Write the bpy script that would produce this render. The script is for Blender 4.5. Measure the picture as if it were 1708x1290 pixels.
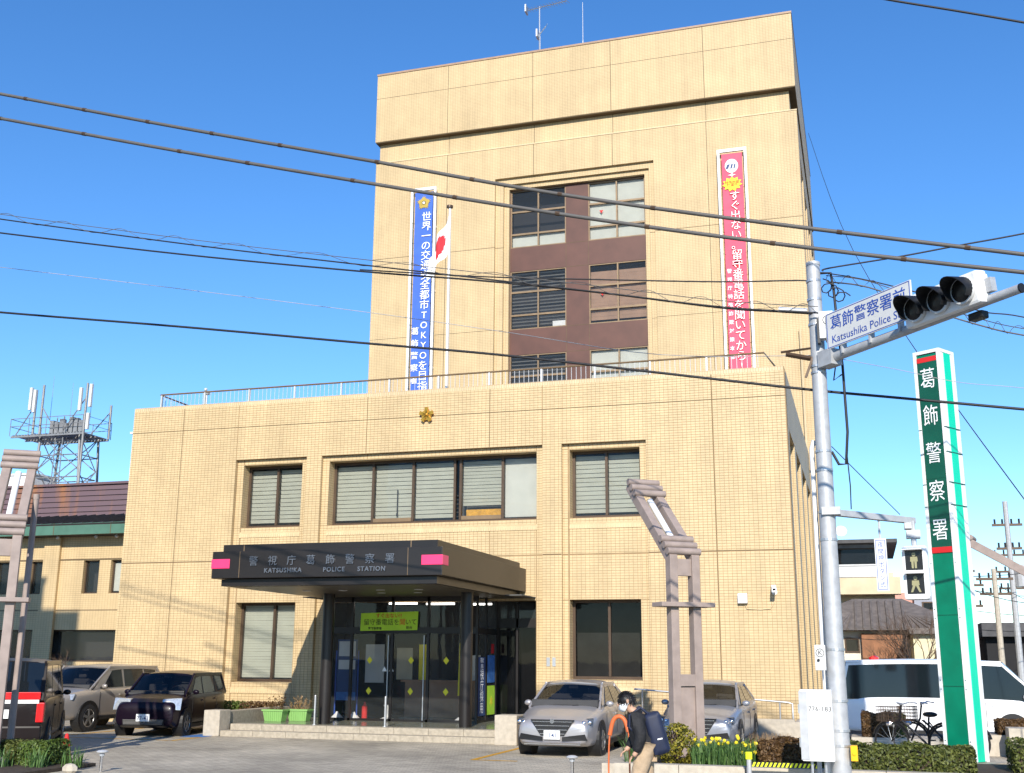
import bpy, bmesh, math, random
from mathutils import Vector, Matrix
random.seed(7)
SC = bpy.context.scene
for o in list(bpy.data.objects):
    bpy.data.objects.remove(o)
COL = SC.collection

# ------------------------------------------------------------------ camera
cam_d = bpy.data.cameras.new('camera')
cam = bpy.data.objects.new('camera', cam_d)
COL.objects.link(cam)
SC.camera = cam
PITCH, ROLL, YAW = 0.2379, 0.0068, 0.2997
fw = Vector((-math.sin(YAW), math.cos(YAW), 0)); rt = Vector((math.cos(YAW), math.sin(YAW), 0)); upv = Vector((0, 0, 1))
CF = fw*math.cos(PITCH) + upv*math.sin(PITCH); CU = upv*math.cos(PITCH) - fw*math.sin(PITCH)
CR2 = rt*math.cos(ROLL) + CU*math.sin(ROLL); CU2 = CU*math.cos(ROLL) - rt*math.sin(ROLL)
cam.matrix_world = Matrix(((CR2.x, CU2.x, -CF.x, 0.333), (CR2.y, CU2.y, -CF.y, -30.0), (CR2.z, CU2.z, -CF.z, 1.91), (0, 0, 0, 1)))
cam_d.sensor_width = 36.0
cam_d.lens = 39.475
cam_d.clip_end = 3000

# ------------------------------------------------------------------ sky, sun, exposure
world = bpy.data.worlds.new('World'); SC.world = world
world.use_nodes = True
wn = world.node_tree.nodes; wl = world.node_tree.links
wn.clear()
sky = wn.new('ShaderNodeTexSky'); sky.sky_type = 'NISHITA'; sky.sun_disc = False
TOSUN = Vector((0.42, -1.887, 1.0)).normalized()
sky.sun_elevation = math.asin(TOSUN.z)
sky.sun_rotation = math.atan2(TOSUN.x, TOSUN.y)
sky.air_density = 1.0; sky.dust_density = 0.0; sky.ozone_density = 5.0; sky.altitude = 20
bgn = wn.new('ShaderNodeBackground'); bgn.inputs['Strength'].default_value = 0.15
won = wn.new('ShaderNodeOutputWorld')
hs = wn.new('ShaderNodeHueSaturation'); hs.inputs['Value'].default_value = 1.04; hs.inputs['Hue'].default_value = 0.504; hs.inputs['Saturation'].default_value = 1.17
wl.new(sky.outputs[0], hs.inputs['Color']); wl.new(hs.outputs[0], bgn.inputs['Color']); wl.new(bgn.outputs[0], won.inputs['Surface'])
sun_d = bpy.data.lights.new('sun', 'SUN'); sun_d.energy = 4.6; sun_d.angle = math.radians(0.53); sun_d.color = (1.0, 0.93, 0.82)
sun = bpy.data.objects.new('sun', sun_d); COL.objects.link(sun)
sun.rotation_euler = (-TOSUN).to_track_quat('-Z', 'Y').to_euler()
sun.location = (10, -50, 40)
SC.view_settings.view_transform = 'Standard'
SC.view_settings.look = 'None'
SC.view_settings.exposure = 0.45
SC.view_settings.gamma = 1.0
SC.render.engine = 'CYCLES'
SC.cycles.use_denoising = True
SC.cycles.max_bounces = 6
SC.cycles.transparent_max_bounces = 12

# ------------------------------------------------------------------ materials
MATS = {}
def nmat(name):
    m = bpy.data.materials.new(name); m.use_nodes = True
    MATS[name] = m
    return m, m.node_tree.nodes, m.node_tree.links, m.node_tree.nodes['Principled BSDF']
def setin(n, key, val):
    if key in n.inputs: n.inputs[key].default_value = val
def pm(name, col, rough=0.6, metal=0.0, var=0.12, scale=3.0, bump=0.0, bscale=40.0, spec=0.4, emit=0.0, coat=0.0, island=0.0):
    """principled material with noise-driven tint variation, roughness variation and optional bump"""
    m, N, L, B = nmat(name)
    B.inputs['Roughness'].default_value = rough; B.inputs['Metallic'].default_value = metal
    setin(B, 'Specular IOR Level', spec); setin(B, 'Coat Weight', coat); setin(B, 'Coat Roughness', 0.04)
    geo = N.new('ShaderNodeNewGeometry')
    nz = N.new('ShaderNodeTexNoise'); nz.inputs['Scale'].default_value = scale; nz.inputs['Detail'].default_value = 6
    L.new(geo.outputs['Position'], nz.inputs['Vector'])
    mr = N.new('ShaderNodeMapRange'); mr.inputs['From Min'].default_value = 0.3; mr.inputs['From Max'].default_value = 0.7
    mr.inputs['To Min'].default_value = 1 - var; mr.inputs['To Max'].default_value = 1 + var
    L.new(nz.outputs['Fac'], mr.inputs['Value'])
    out = mr.outputs['Result']
    if island:
        mr2 = N.new('ShaderNodeMapRange'); mr2.inputs['To Min'].default_value = 1 - island; mr2.inputs['To Max'].default_value = 1 + island
        L.new(geo.outputs['Random Per Island'], mr2.inputs['Value'])
        mu = N.new('ShaderNodeMath'); mu.operation = 'MULTIPLY'
        L.new(out, mu.inputs[0]); L.new(mr2.outputs['Result'], mu.inputs[1]); out = mu.outputs[0]
    mx = N.new('ShaderNodeVectorMath'); mx.operation = 'SCALE'; mx.inputs[0].default_value = col[:3]
    L.new(out, mx.inputs['Scale']); L.new(mx.outputs[0], B.inputs['Base Color'])
    if bump:
        nb = N.new('ShaderNodeTexNoise'); nb.inputs['Scale'].default_value = bscale; nb.inputs['Detail'].default_value = 4
        L.new(geo.outputs['Position'], nb.inputs['Vector'])
        bp = N.new('ShaderNodeBump'); bp.inputs['Strength'].default_value = bump; bp.inputs['Distance'].default_value = 0.02
        L.new(nb.outputs['Fac'], bp.inputs['Height']); L.new(bp.outputs[0], B.inputs['Normal'])
    if emit:
        B.inputs['Emission Color'].default_value = (*col[:3], 1); B.inputs['Emission Strength'].default_value = emit
    return m
def tile_mat(name, c1, c2, mortar, bw=0.12, rh=0.072, ms=0.0048, offset=0.0, stain=0.1, bump=0.35):
    """stack-bond wall tile on axis-aligned walls: u = X + Y, v = Z"""
    m, N, L, B = nmat(name)
    B.inputs['Roughness'].default_value = 0.55; setin(B, 'Specular IOR Level', 0.3)
    geo = N.new('ShaderNodeNewGeometry'); sp = N.new('ShaderNodeSeparateXYZ'); L.new(geo.outputs['Position'], sp.inputs[0])
    ad = N.new('ShaderNodeMath'); ad.operation = 'ADD'; L.new(sp.outputs['X'], ad.inputs[0]); L.new(sp.outputs['Y'], ad.inputs[1])
    cb = N.new('ShaderNodeCombineXYZ'); L.new(ad.outputs[0], cb.inputs['X']); L.new(sp.outputs['Z'], cb.inputs['Y'])
    br = N.new('ShaderNodeTexBrick'); br.offset = offset; br.squash = 1.0
    br.inputs['Scale'].default_value = 1.0; br.inputs['Brick Width'].default_value = bw; br.inputs['Row Height'].default_value = rh
    br.inputs['Mortar Size'].default_value = ms; br.inputs['Mortar Smooth'].default_value = 0.15
    br.inputs['Color1'].default_value = (*c1, 1); br.inputs['Color2'].default_value = (*c2, 1); br.inputs['Mortar'].default_value = (*mortar, 1)
    L.new(cb.outputs[0], br.inputs['Vector'])
    nz = N.new('ShaderNodeTexNoise'); nz.inputs['Scale'].default_value = 0.9; nz.inputs['Detail'].default_value = 8
    L.new(geo.outputs['Position'], nz.inputs['Vector'])
    mr = N.new('ShaderNodeMapRange'); mr.inputs['From Min'].default_value = 0.3; mr.inputs['From Max'].default_value = 0.7
    mr.inputs['To Min'].default_value = 1 - stain; mr.inputs['To Max'].default_value = 1 + stain*0.6
    L.new(nz.outputs['Fac'], mr.inputs['Value'])
    # rain streaks: noise stretched down the wall
    mp = N.new('ShaderNodeMapping'); mp.inputs['Scale'].default_value = (3.0, 3.0, 0.16); L.new(geo.outputs['Position'], mp.inputs['Vector'])
    nz2 = N.new('ShaderNodeTexNoise'); nz2.inputs['Scale'].default_value = 1.0; nz2.inputs['Detail'].default_value = 5; L.new(mp.outputs[0], nz2.inputs['Vector'])
    mr3 = N.new('ShaderNodeMapRange'); mr3.inputs['From Min'].default_value = 0.35; mr3.inputs['From Max'].default_value = 0.65
    mr3.inputs['To Min'].default_value = 0.925; mr3.inputs['To Max'].default_value = 1.03; L.new(nz2.outputs['Fac'], mr3.inputs['Value'])
    mu = N.new('ShaderNodeMath'); mu.operation = 'MULTIPLY'; L.new(mr.outputs['Result'], mu.inputs[0]); L.new(mr3.outputs['Result'], mu.inputs[1])
    vm = N.new('ShaderNodeVectorMath'); vm.operation = 'SCALE'; L.new(br.outputs['Color'], vm.inputs[0]); L.new(mu.outputs[0], vm.inputs['Scale'])
    L.new(vm.outputs[0], B.inputs['Base Color'])
    inv = N.new('ShaderNodeMath'); inv.operation = 'SUBTRACT'; inv.inputs[0].default_value = 1; L.new(br.outputs['Fac'], inv.inputs[1])
    bp = N.new('ShaderNodeBump'); bp.inputs['Strength'].default_value = bump; bp.inputs['Distance'].default_value = 0.006
    L.new(inv.outputs[0], bp.inputs['Height']); L.new(bp.outputs[0], B.inputs['Normal'])
    return m
def tile_piece_mat(name, col):
    """glazed tile pieces, each island its own tint, with rain streaks"""
    m, N, L, B = nmat(name)
    B.inputs['Roughness'].default_value = 0.5; setin(B, 'Specular IOR Level', 0.35)
    geo = N.new('ShaderNodeNewGeometry')
    mr = N.new('ShaderNodeMapRange'); mr.inputs['To Min'].default_value = 0.955; mr.inputs['To Max'].default_value = 1.045
    L.new(geo.outputs['Random Per Island'], mr.inputs['Value'])
    nz = N.new('ShaderNodeTexNoise'); nz.inputs['Scale'].default_value = 0.9; nz.inputs['Detail'].default_value = 8
    L.new(geo.outputs['Position'], nz.inputs['Vector'])
    mr2 = N.new('ShaderNodeMapRange'); mr2.inputs['From Min'].default_value = 0.3; mr2.inputs['From Max'].default_value = 0.7
    mr2.inputs['To Min'].default_value = 0.9; mr2.inputs['To Max'].default_value = 1.06; L.new(nz.outputs['Fac'], mr2.inputs['Value'])
    mp = N.new('ShaderNodeMapping'); mp.inputs['Scale'].default_value = (3.0, 3.0, 0.16); L.new(geo.outputs['Position'], mp.inputs['Vector'])
    nz2 = N.new('ShaderNodeTexNoise'); nz2.inputs['Scale'].default_value = 1.0; nz2.inputs['Detail'].default_value = 5; L.new(mp.outputs[0], nz2.inputs['Vector'])
    mr3 = N.new('ShaderNodeMapRange'); mr3.inputs['From Min'].default_value = 0.35; mr3.inputs['From Max'].default_value = 0.65
    mr3.inputs['To Min'].default_value = 0.925; mr3.inputs['To Max'].default_value = 1.03; L.new(nz2.outputs['Fac'], mr3.inputs['Value'])
    a = N.new('ShaderNodeMath'); a.operation = 'MULTIPLY'; L.new(mr.outputs['Result'], a.inputs[0]); L.new(mr2.outputs['Result'], a.inputs[1])
    b = N.new('ShaderNodeMath'); b.operation = 'MULTIPLY'; L.new(a.outputs[0], b.inputs[0]); L.new(mr3.outputs['Result'], b.inputs[1])
    vm = N.new('ShaderNodeVectorMath'); vm.operation = 'SCALE'; vm.inputs[0].default_value = col; L.new(b.outputs[0], vm.inputs['Scale'])
    L.new(vm.outputs[0], B.inputs['Base Color'])
    return m
def glass_mat(name, tint, refl=0.12, rough=0.02, clear=0.85):
    m = bpy.data.materials.new(name); m.use_nodes = True; MATS[name] = m
    N, L = m.node_tree.nodes, m.node_tree.links; N.clear()
    out = N.new('ShaderNodeOutputMaterial'); tr = N.new('ShaderNodeBsdfTransparent'); gl = N.new('ShaderNodeBsdfGlossy')
    df = N.new('ShaderNodeBsdfDiffuse'); df.inputs['Color'].default_value = (*tint, 1)
    gl.inputs['Roughness'].default_value = rough; gl.inputs['Color'].default_value = (0.9, 0.93, 0.95, 1)
    tr.inputs['Color'].default_value = (*[clear*(0.6+0.4*c) for c in (1, 1, 1)], 1)
    fr = N.new('ShaderNodeFresnel'); fr.inputs['IOR'].default_value = 1.28
    ad = N.new('ShaderNodeMath'); ad.operation = 'ADD'; ad.use_clamp = True; ad.inputs[1].default_value = refl; L.new(fr.outputs[0], ad.inputs[0])
    nz = N.new('ShaderNodeTexNoise'); nz.inputs['Scale'].default_value = 1.3; geo = N.new('ShaderNodeNewGeometry'); L.new(geo.outputs['Position'], nz.inputs['Vector'])
    bp = N.new('ShaderNodeBump'); bp.inputs['Strength'].default_value = 0.06; bp.inputs['Distance'].default_value = 0.03
    L.new(nz.outputs['Fac'], bp.inputs['Height']); L.new(bp.outputs[0], gl.inputs['Normal'])
    m1 = N.new('ShaderNodeMixShader'); m1.inputs[0].default_value = 0.06; L.new(tr.outputs[0], m1.inputs[1]); L.new(df.outputs[0], m1.inputs[2])
    m2 = N.new('ShaderNodeMixShader'); L.new(ad.outputs[0], m2.inputs[0]); L.new(m1.outputs[0], m2.inputs[1]); L.new(gl.outputs[0], m2.inputs[2])
    L.new(m2.outputs[0], out.inputs['Surface'])
    return m
def leaf_mat(name, dark, light, trans=0.25):
    m, N, L, B = nmat(name)
    B.inputs['Roughness'].default_value = 0.55
    geo = N.new('ShaderNodeNewGeometry'); cr = N.new('ShaderNodeValToRGB')
    cr.color_ramp.elements[0].color = (*dark, 1); cr.color_ramp.elements[1].color = (*light, 1)
    L.new(geo.outputs['Random Per Island'], cr.inputs[0]); L.new(cr.outputs[0], B.inputs['Base Color'])
    N2 = N.new('ShaderNodeBsdfTranslucent'); L.new(cr.outputs[0], N2.inputs['Color'])
    mx = N.new('ShaderNodeMixShader'); mx.inputs[0].default_value = trans
    L.new(B.outputs[0], mx.inputs[1]); L.new(N2.outputs[0], mx.inputs[2]); L.new(mx.outputs[0], N['Material Output'].inputs['Surface'])
    return m

TAN = (0.60, 0.415, 0.165)
tile_mat('wall_tile', (0.582, 0.44, 0.245), (0.56, 0.42, 0.231), (0.32, 0.22, 0.115))
tile_piece_mat('tile_piece', (0.585, 0.442, 0.246))
tile_piece_mat('tile_pale', (0.61, 0.475, 0.285))
pm('mortar', (0.32, 0.22, 0.115), 0.9, var=0.15)
pm('sealant', (0.12, 0.085, 0.045), 0.8)
pm('coping', (0.34, 0.22, 0.14), 0.5, var=0.1)
pm('brown_panel', (0.10, 0.040, 0.027), 0.5, var=0.16, scale=1.5)
pm('bronze_frame', (0.085, 0.055, 0.035), 0.45, metal=0.3, var=0.15)
pm('bronze_light', (0.22, 0.15, 0.085), 0.45, metal=0.3, var=0.15)
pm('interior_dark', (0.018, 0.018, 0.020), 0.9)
pm('interior_mid', (0.10, 0.10, 0.095), 0.9, var=0.3, scale=1.2)
pm('blind_white', (0.46, 0.475, 0.39), 0.6, var=0.06, island=0.06)
pm('blind_grey', (0.32, 0.31, 0.29), 0.6, var=0.08)
pm('blind_brown', (0.34, 0.21, 0.135), 0.6, var=0.12)
pm('roller_blind', (0.52, 0.53, 0.47), 0.8, var=0.05)
glass_mat('window_glass', (0.3, 0.33, 0.33), 0.004)
glass_mat('dark_glass', (0.02, 0.025, 0.03), 0.0, clear=0.45)
pm('canopy_metal', (0.017, 0.014, 0.013), 0.36, metal=0.1, var=0.2, scale=1.4, spec=0.45)
pm('canopy_soffit', (0.09, 0.075, 0.055), 0.4, var=0.1)
pm('pink_lamp', (0.85, 0.045, 0.16), 0.35, var=0.04)
pm('letter_steel', (0.15, 0.165, 0.19), 0.35, metal=0.4, var=0.1)
pm('steel', (0.50, 0.51, 0.52), 0.4, metal=0.7, var=0.1)
pm('steel_pale', (0.52, 0.53, 0.54), 0.5, metal=0.2, var=0.08)
pm('galvanised', (0.43, 0.44, 0.45), 0.55, metal=0.25, var=0.12, scale=9, bump=0.05)
pm('granite', (0.36, 0.315, 0.245), 0.7, var=0.18, scale=14, bump=0.1)
pm('granite_pale', (0.44, 0.39, 0.315), 0.7, var=0.14, scale=10, bump=0.1)
pm('polished_floor', (0.20, 0.20, 0.15), 0.18, var=0.15, scale=2)
pm('gold', (0.75, 0.36, 0.05), 0.28, metal=0.9, var=0.1)
pm('gold_print', (0.46, 0.33, 0.06), 0.6)
pm('cloth_blue', (0.05, 0.13, 0.50), 0.75, var=0.08)
pm('cloth_pink', (0.78, 0.10, 0.16), 0.75, var=0.08)
pm('cloth_white', (0.82, 0.82, 0.82), 0.8, var=0.03)
pm('cloth_red', (0.75, 0.03, 0.04), 0.8)
pm('cloth_lime', (0.46, 0.74, 0.05), 0.7, var=0.06)
pm('print_white', (0.85, 0.85, 0.85), 0.7, var=0.02)
pm('print_black', (0.015, 0.015, 0.015), 0.7)
pm('print_red', (0.62, 0.02, 0.02), 0.7)
pm('print_yellow', (0.85, 0.75, 0.05), 0.7)
pm('print_blue', (0.02, 0.07, 0.34), 0.6)
pm('print_navy', (0.03, 0.06, 0.16), 0.6)
pm('white_paint', (0.80, 0.80, 0.79), 0.4, var=0.04)
pm('black_plastic', (0.012, 0.012, 0.013), 0.45)
pm('rubber', (0.018, 0.018, 0.019), 0.8)
pm('cable_grey', (0.10, 0.094, 0.088), 0.6, var=0.12)
pm('cable_black', (0.018, 0.018, 0.02), 0.55)
pm('cable_white', (0.36, 0.36, 0.36), 0.5)
pm('mauve_paint', (0.30, 0.238, 0.208), 0.6, var=0.13, scale=5, bump=0.06)
pm('sign_green', (0.0, 0.185, 0.10), 0.28, var=0.16, scale=2.5, bump=.04, bscale=3)
pm('sign_mint', (0.0, 0.60, 0.36), 0.3, var=0.04)
pm('sign_dark_green', (0.006, 0.085, 0.052), 0.28, var=0.16, scale=2.5, bump=.04, bscale=3)
pm('sign_plate', (0.62, 0.62, 0.60), 0.45, var=0.05)
pm('lamp_dark', (0.02, 0.018, 0.016), 0.25, var=0.1)
pm('lamp_figure', (0.33, 0.31, 0.17), 0.4)
pm('yellow_box', (0.85, 0.45, 0.0), 0.45)
pm('safety_yellow', (0.80, 0.88, 0.02), 0.5)
pm('orange_paint', (0.62, 0.14, 0.04), 0.5)
pm('bark', (0.10, 0.065, 0.045), 0.9, var=0.2, scale=20)
pm('soil', (0.055, 0.04, 0.028), 0.95, var=0.3, scale=10, bump=0.4)
leaf_mat('leaf_green', (0.03, 0.055, 0.008), (0.13, 0.19, 0.03))
leaf_mat('leaf_hedge', (0.03, 0.045, 0.008), (0.17, 0.19, 0.04))
leaf_mat('leaf_brown', (0.06, 0.03, 0.012), (0.18, 0.10, 0.035))
leaf_mat('leaf_gold', (0.08, 0.09, 0.01), (0.36, 0.30, 0.03))
leaf_mat('leaf_blade', (0.03, 0.08, 0.02), (0.13, 0.24, 0.06))
leaf_mat('petal', (0.75, 0.52, 0.0), (0.92, 0.78, 0.03), 0.15)
leaf_mat('dry_grass', (0.20, 0.12, 0.05), (0.42, 0.28, 0.14))
# ------------------------------------------------------------------ mesh helpers
class MB:
    def __init__(s): s.v = []; s.f = []
    def add(s, vs, fs):
        b = len(s.v); s.v += [tuple(p) for p in vs]; s.f += [tuple(i+b for i in f) for f in fs]; return s
    def box(s, x0, x1, y0, y1, z0, z1):
        return s.add([(x0,y0,z0),(x1,y0,z0),(x1,y1,z0),(x0,y1,z0),(x0,y0,z1),(x1,y0,z1),(x1,y1,z1),(x0,y1,z1)],
                     [(0,3,2,1),(4,5,6,7),(0,1,5,4),(1,2,6,5),(2,3,7,6),(3,0,4,7)])
    def obox(s, c, ax, ay, az):
        c, ax, ay, az = Vector(c), Vector(ax), Vector(ay), Vector(az)
        P = [c-ax-ay-az, c+ax-ay-az, c+ax+ay-az, c-ax+ay-az, c-ax-ay+az, c+ax-ay+az, c+ax+ay+az, c-ax+ay+az]
        return s.add(P, [(0,3,2,1),(4,5,6,7),(0,1,5,4),(1,2,6,5),(2,3,7,6),(3,0,4,7)])
    def beam(s, p0, p1, w, h, side=(1,0,0)):
        p0, p1 = Vector(p0), Vector(p1); d = (p1-p0); n = d.normalized()
        sd = Vector(side); sd = (sd - n*sd.dot(n)).normalized(); u = n.cross(sd)
        return s.obox((p0+p1)/2, d/2, sd*w/2, u*h/2)
    def cyl(s, p0, p1, r0, r1=None, n=10, caps=True):
        r1 = r0 if r1 is None else r1
        p0, p1 = Vector(p0), Vector(p1); d = (p1-p0).normalized()
        a = Vector((0,0,1)) if abs(d.z) < 0.9 else Vector((1,0,0))
        x = d.cross(a).normalized(); y = d.cross(x)
        vs = []; fs = []
        for p, r in ((p0, r0), (p1, r1)):
            for i in range(n):
                t = 2*math.pi*i/n; vs.append(p + x*r*math.cos(t) + y*r*math.sin(t))
        for i in range(n):
            j = (i+1) % n; fs.append((i, n+i, n+j, j))
        if caps: fs += [tuple(range(n)), tuple(reversed(range(n, 2*n)))]
        return s.add(vs, fs)
    def tube(s, pts, r, n=6, caps=True):
        pts = [Vector(p) for p in pts]; m = len(pts); rs = r if isinstance(r, (list, tuple)) else [r]*m
        vs = []; fs = []; px = None
        for k, p in enumerate(pts):
            d = (pts[min(k+1, m-1)] - pts[max(k-1, 0)]).normalized()
            if px is None:
                a = Vector((0,0,1)) if abs(d.z) < 0.9 else Vector((1,0,0)); px = d.cross(a).normalized()
            px = (px - d*px.dot(d)).normalized(); py = d.cross(px)
            for i in range(n):
                t = 2*math.pi*i/n; vs.append(p + px*rs[k]*math.cos(t) + py*rs[k]*math.sin(t))
        for k in range(m-1):
            for i in range(n):
                j = (i+1) % n; fs.append((k*n+i, (k+1)*n+i, (k+1)*n+j, k*n+j))
        if caps: fs += [tuple(range(n)), tuple(reversed(range((m-1)*n, m*n)))]
        return s.add(vs, fs)
    def prism(s, poly, o, u, v, w):
        """polygon in the u,v plane at o, thickened along w"""
        o, u, v, w = Vector(o), Vector(u), Vector(v), Vector(w); n = len(poly)
        vs = [o+u*a+v*b for a, b in poly] + [o+u*a+v*b+w for a, b in poly]
        fs = [tuple(reversed(range(n))), tuple(range(n, 2*n))] + [(i, (i+1) % n, n+(i+1) % n, n+i) for i in range(n)]
        return s.add(vs, fs)
    def ball(s, c, r, nu=12, nv=8):
        c = Vector(c); r = (r, r, r) if not isinstance(r, (tuple, list)) else r
        vs = []; fs = []
        for j in range(nv+1):
            th = math.pi*j/nv
            for i in range(nu):
                ph = 2*math.pi*i/nu
                vs.append(c+Vector((r[0]*math.sin(th)*math.cos(ph), r[1]*math.sin(th)*math.sin(ph), r[2]*math.cos(th))))
        for j in range(nv):
            for i in range(nu):
                k = (i+1) % nu; fs.append((j*nu+i, (j+1)*nu+i, (j+1)*nu+k, j*nu+k))
        return s.add(vs, fs)
    def lathe(s, c, prof, n=16, axis=(0,0,1)):
        c = Vector(c); a = Vector(axis).normalized(); q = Vector((0,0,1)) if abs(a.z) < 0.9 else Vector((1,0,0))
        x = a.cross(q).normalized(); y = a.cross(x); m = len(prof); vs = []; fs = []
        for r, h in prof:
            for i in range(n):
                t = 2*math.pi*i/n; vs.append(c+a*h+x*r*math.cos(t)+y*r*math.sin(t))
        for k in range(m-1):
            for i in range(n):
                j = (i+1) % n; fs.append((k*n+i, k*n+j, (k+1)*n+j, (k+1)*n+i))
        fs += [tuple(reversed(range(n))), tuple(range((m-1)*n, m*n))]
        return s.add(vs, fs)
    def leaf(s, c, size, nrm=None):
        a = Vector((random.gauss(0,1), random.gauss(0,1), random.gauss(0,1))).normalized()
        if nrm is not None: a = (a*0.8 + Vector(nrm)).normalized()
        t = a.orthogonal().normalized(); t.rotate(Matrix.Rotation(random.uniform(0, 6.28), 3, a)); b = a.cross(t); c = Vector(c)
        l = size*random.uniform(0.7, 1.3); w = l*0.55
        return s.add([c-t*l, c-b*w+a*l*.15, c+t*l, c+b*w+a*l*.15], [(0,1,2,3)])
    def mesh(s, name, off=(0,0,0)):
        me = bpy.data.meshes.new(name)
        ox, oy, oz = off
        used = sorted({i for f in s.f for i in f})
        if len(used) < len(s.v):
            mp = {k: i for i, k in enumerate(used)}
            V2, F2 = [s.v[k] for k in used], [tuple(mp[i] for i in f) for f in s.f]
        else: V2, F2 = s.v, s.f
        me.from_pydata([(x-ox, y-oy, z-oz) for x, y, z in V2], [], F2); me.update()
        return me
def angle_smooth(me, ang=35):
    me.polygons.foreach_set('use_smooth', [True]*len(me.polygons))
    bm = bmesh.new(); bm.from_mesh(me); bmesh.ops.recalc_face_normals(bm, faces=bm.faces)
    lim = math.radians(ang)
    for e in bm.edges:
        if len(e.link_faces) == 2 and e.calc_face_angle(0) > lim: e.smooth = False
    bm.to_mesh(me); bm.free()
ROOTLOC = {}
def rootloc(o):
    while o.parent: o = o.parent
    return ROOTLOC.get(o.name, (0,0,0))
def thing(name, label, cat, loc=(0,0,0), rot=0.0, group=None):
    o = bpy.data.objects.new(name, None); COL.objects.link(o); o.empty_display_size = 0.2
    o.location = loc; o.rotation_euler = (0,0,rot); o['label'] = label; o['category'] = cat
    if group: o['group'] = group
    ROOTLOC[o.name] = tuple(loc)
    return o
def part(name, mb, mat, parent, smooth=False, world=True, kind=None, label=None, bevel=0.0):
    me = mb.mesh(name, rootloc(parent) if world else (0,0,0)) if isinstance(mb, MB) else mb
    if bevel:
        bm = bmesh.new(); bm.from_mesh(me); bmesh.ops.remove_doubles(bm, verts=bm.verts, dist=1e-5)
        bmesh.ops.bevel(bm, geom=list(bm.edges), offset=bevel, segments=2, affect='EDGES', profile=0.6); bm.to_mesh(me); bm.free()
    if not me.materials: me.materials.append(MATS[mat])
    if smooth: angle_smooth(me, smooth if smooth is not True else 35)
    o = bpy.data.objects.new(name, me); COL.objects.link(o); o.parent = parent
    if kind: o['kind'] = kind
    if label: o['label'] = label
    return o
def solo(name, mb, mat, label, cat, origin=(0,0,0), group=None, smooth=False, kind=None):
    me = mb.mesh(name, origin); me.materials.append(MATS[mat])
    if smooth: angle_smooth(me, smooth if smooth is not True else 35)
    o = bpy.data.objects.new(name, me); COL.objects.link(o); o.location = origin
    if label: o['label'] = label
    if cat: o['category'] = cat
    if group: o['group'] = group
    if kind: o['kind'] = kind
    ROOTLOC[o.name] = tuple(origin)
    return o
def struct(name, mb, mat, smooth=False): return solo(name, mb, mat, None, None, smooth=smooth, kind='structure')
def repeat(src, locs, parent):
    """copies of one part mesh object, sharing data; the first location moves the source"""
    for i, l in enumerate(locs):
        o = src if i == 0 else src.copy()
        if i: COL.objects.link(o); o.parent = parent
        o.location = l
def text_mesh(body, size=1.0, bold=0.0, extrude=0.0, align='CENTER', space=1.0, line=1.0, sx=1.0):
    c = bpy.data.curves.new('lettering', 'FONT'); c.body = body; c.size = size; c.align_x = align; c.align_y = 'CENTER'
    c.resolution_u = 3; c.offset = bold*size; c.extrude = extrude; c.space_character = space; c.space_line = line
    o = bpy.data.objects.new('lettering', c); COL.objects.link(o)
    dg = bpy.context.evaluated_depsgraph_get()
    me = bpy.data.meshes.new_from_object(o.evaluated_get(dg)); bpy.data.objects.remove(o); bpy.data.curves.remove(c)
    if sx != 1.0:
        for v in me.vertices: v.co.x *= sx
    me.materials.clear()
    return me
def text_part(name, body, mat, parent, org, u=(1,0,0), v=(0,0,1), world=True, **kw):
    me = text_mesh(body, **kw); u, v = Vector(u).normalized(), Vector(v).normalized(); w = u.cross(v)
    off = Vector(rootloc(parent)) if world else Vector((0,0,0)); org = Vector(org)-off
    for p in me.vertices: p.co = org + u*p.co.x + v*p.co.y + w*p.co.z
    me.materials.append(MATS[mat]); me.name = name
    o = bpy.data.objects.new(name, me); COL.objects.link(o); o.parent = parent
    return o
def cells(x0, x1, z0, z1, holes, xs=(), zs=()):
    X = sorted({x0, x1, *[a for h in holes for a in h[:2] if x0 < a < x1], *[a for a in xs if x0 < a < x1]})
    Z = sorted({z0, z1, *[a for h in holes for a in h[2:] if z0 < a < z1], *[a for a in zs if z0 < a < z1]})
    for i in range(len(X)-1):
        for k in range(len(Z)-1):
            cx, cz = (X[i]+X[i+1])/2, (Z[k]+Z[k+1])/2
            if any(h[0] < cx < h[1] and h[2] < cz < h[3] for h in holes): continue
            yield X[i], X[i+1], Z[k], Z[k+1]
def wall(mb, x0, x1, z0, z1, y0, y1, holes=(), xs=(), zs=(), gap=0.0):
    for a, b, c, d in cells(x0, x1, z0, z1, holes): mb.box(a, b, y0, y1, c, d)
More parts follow.
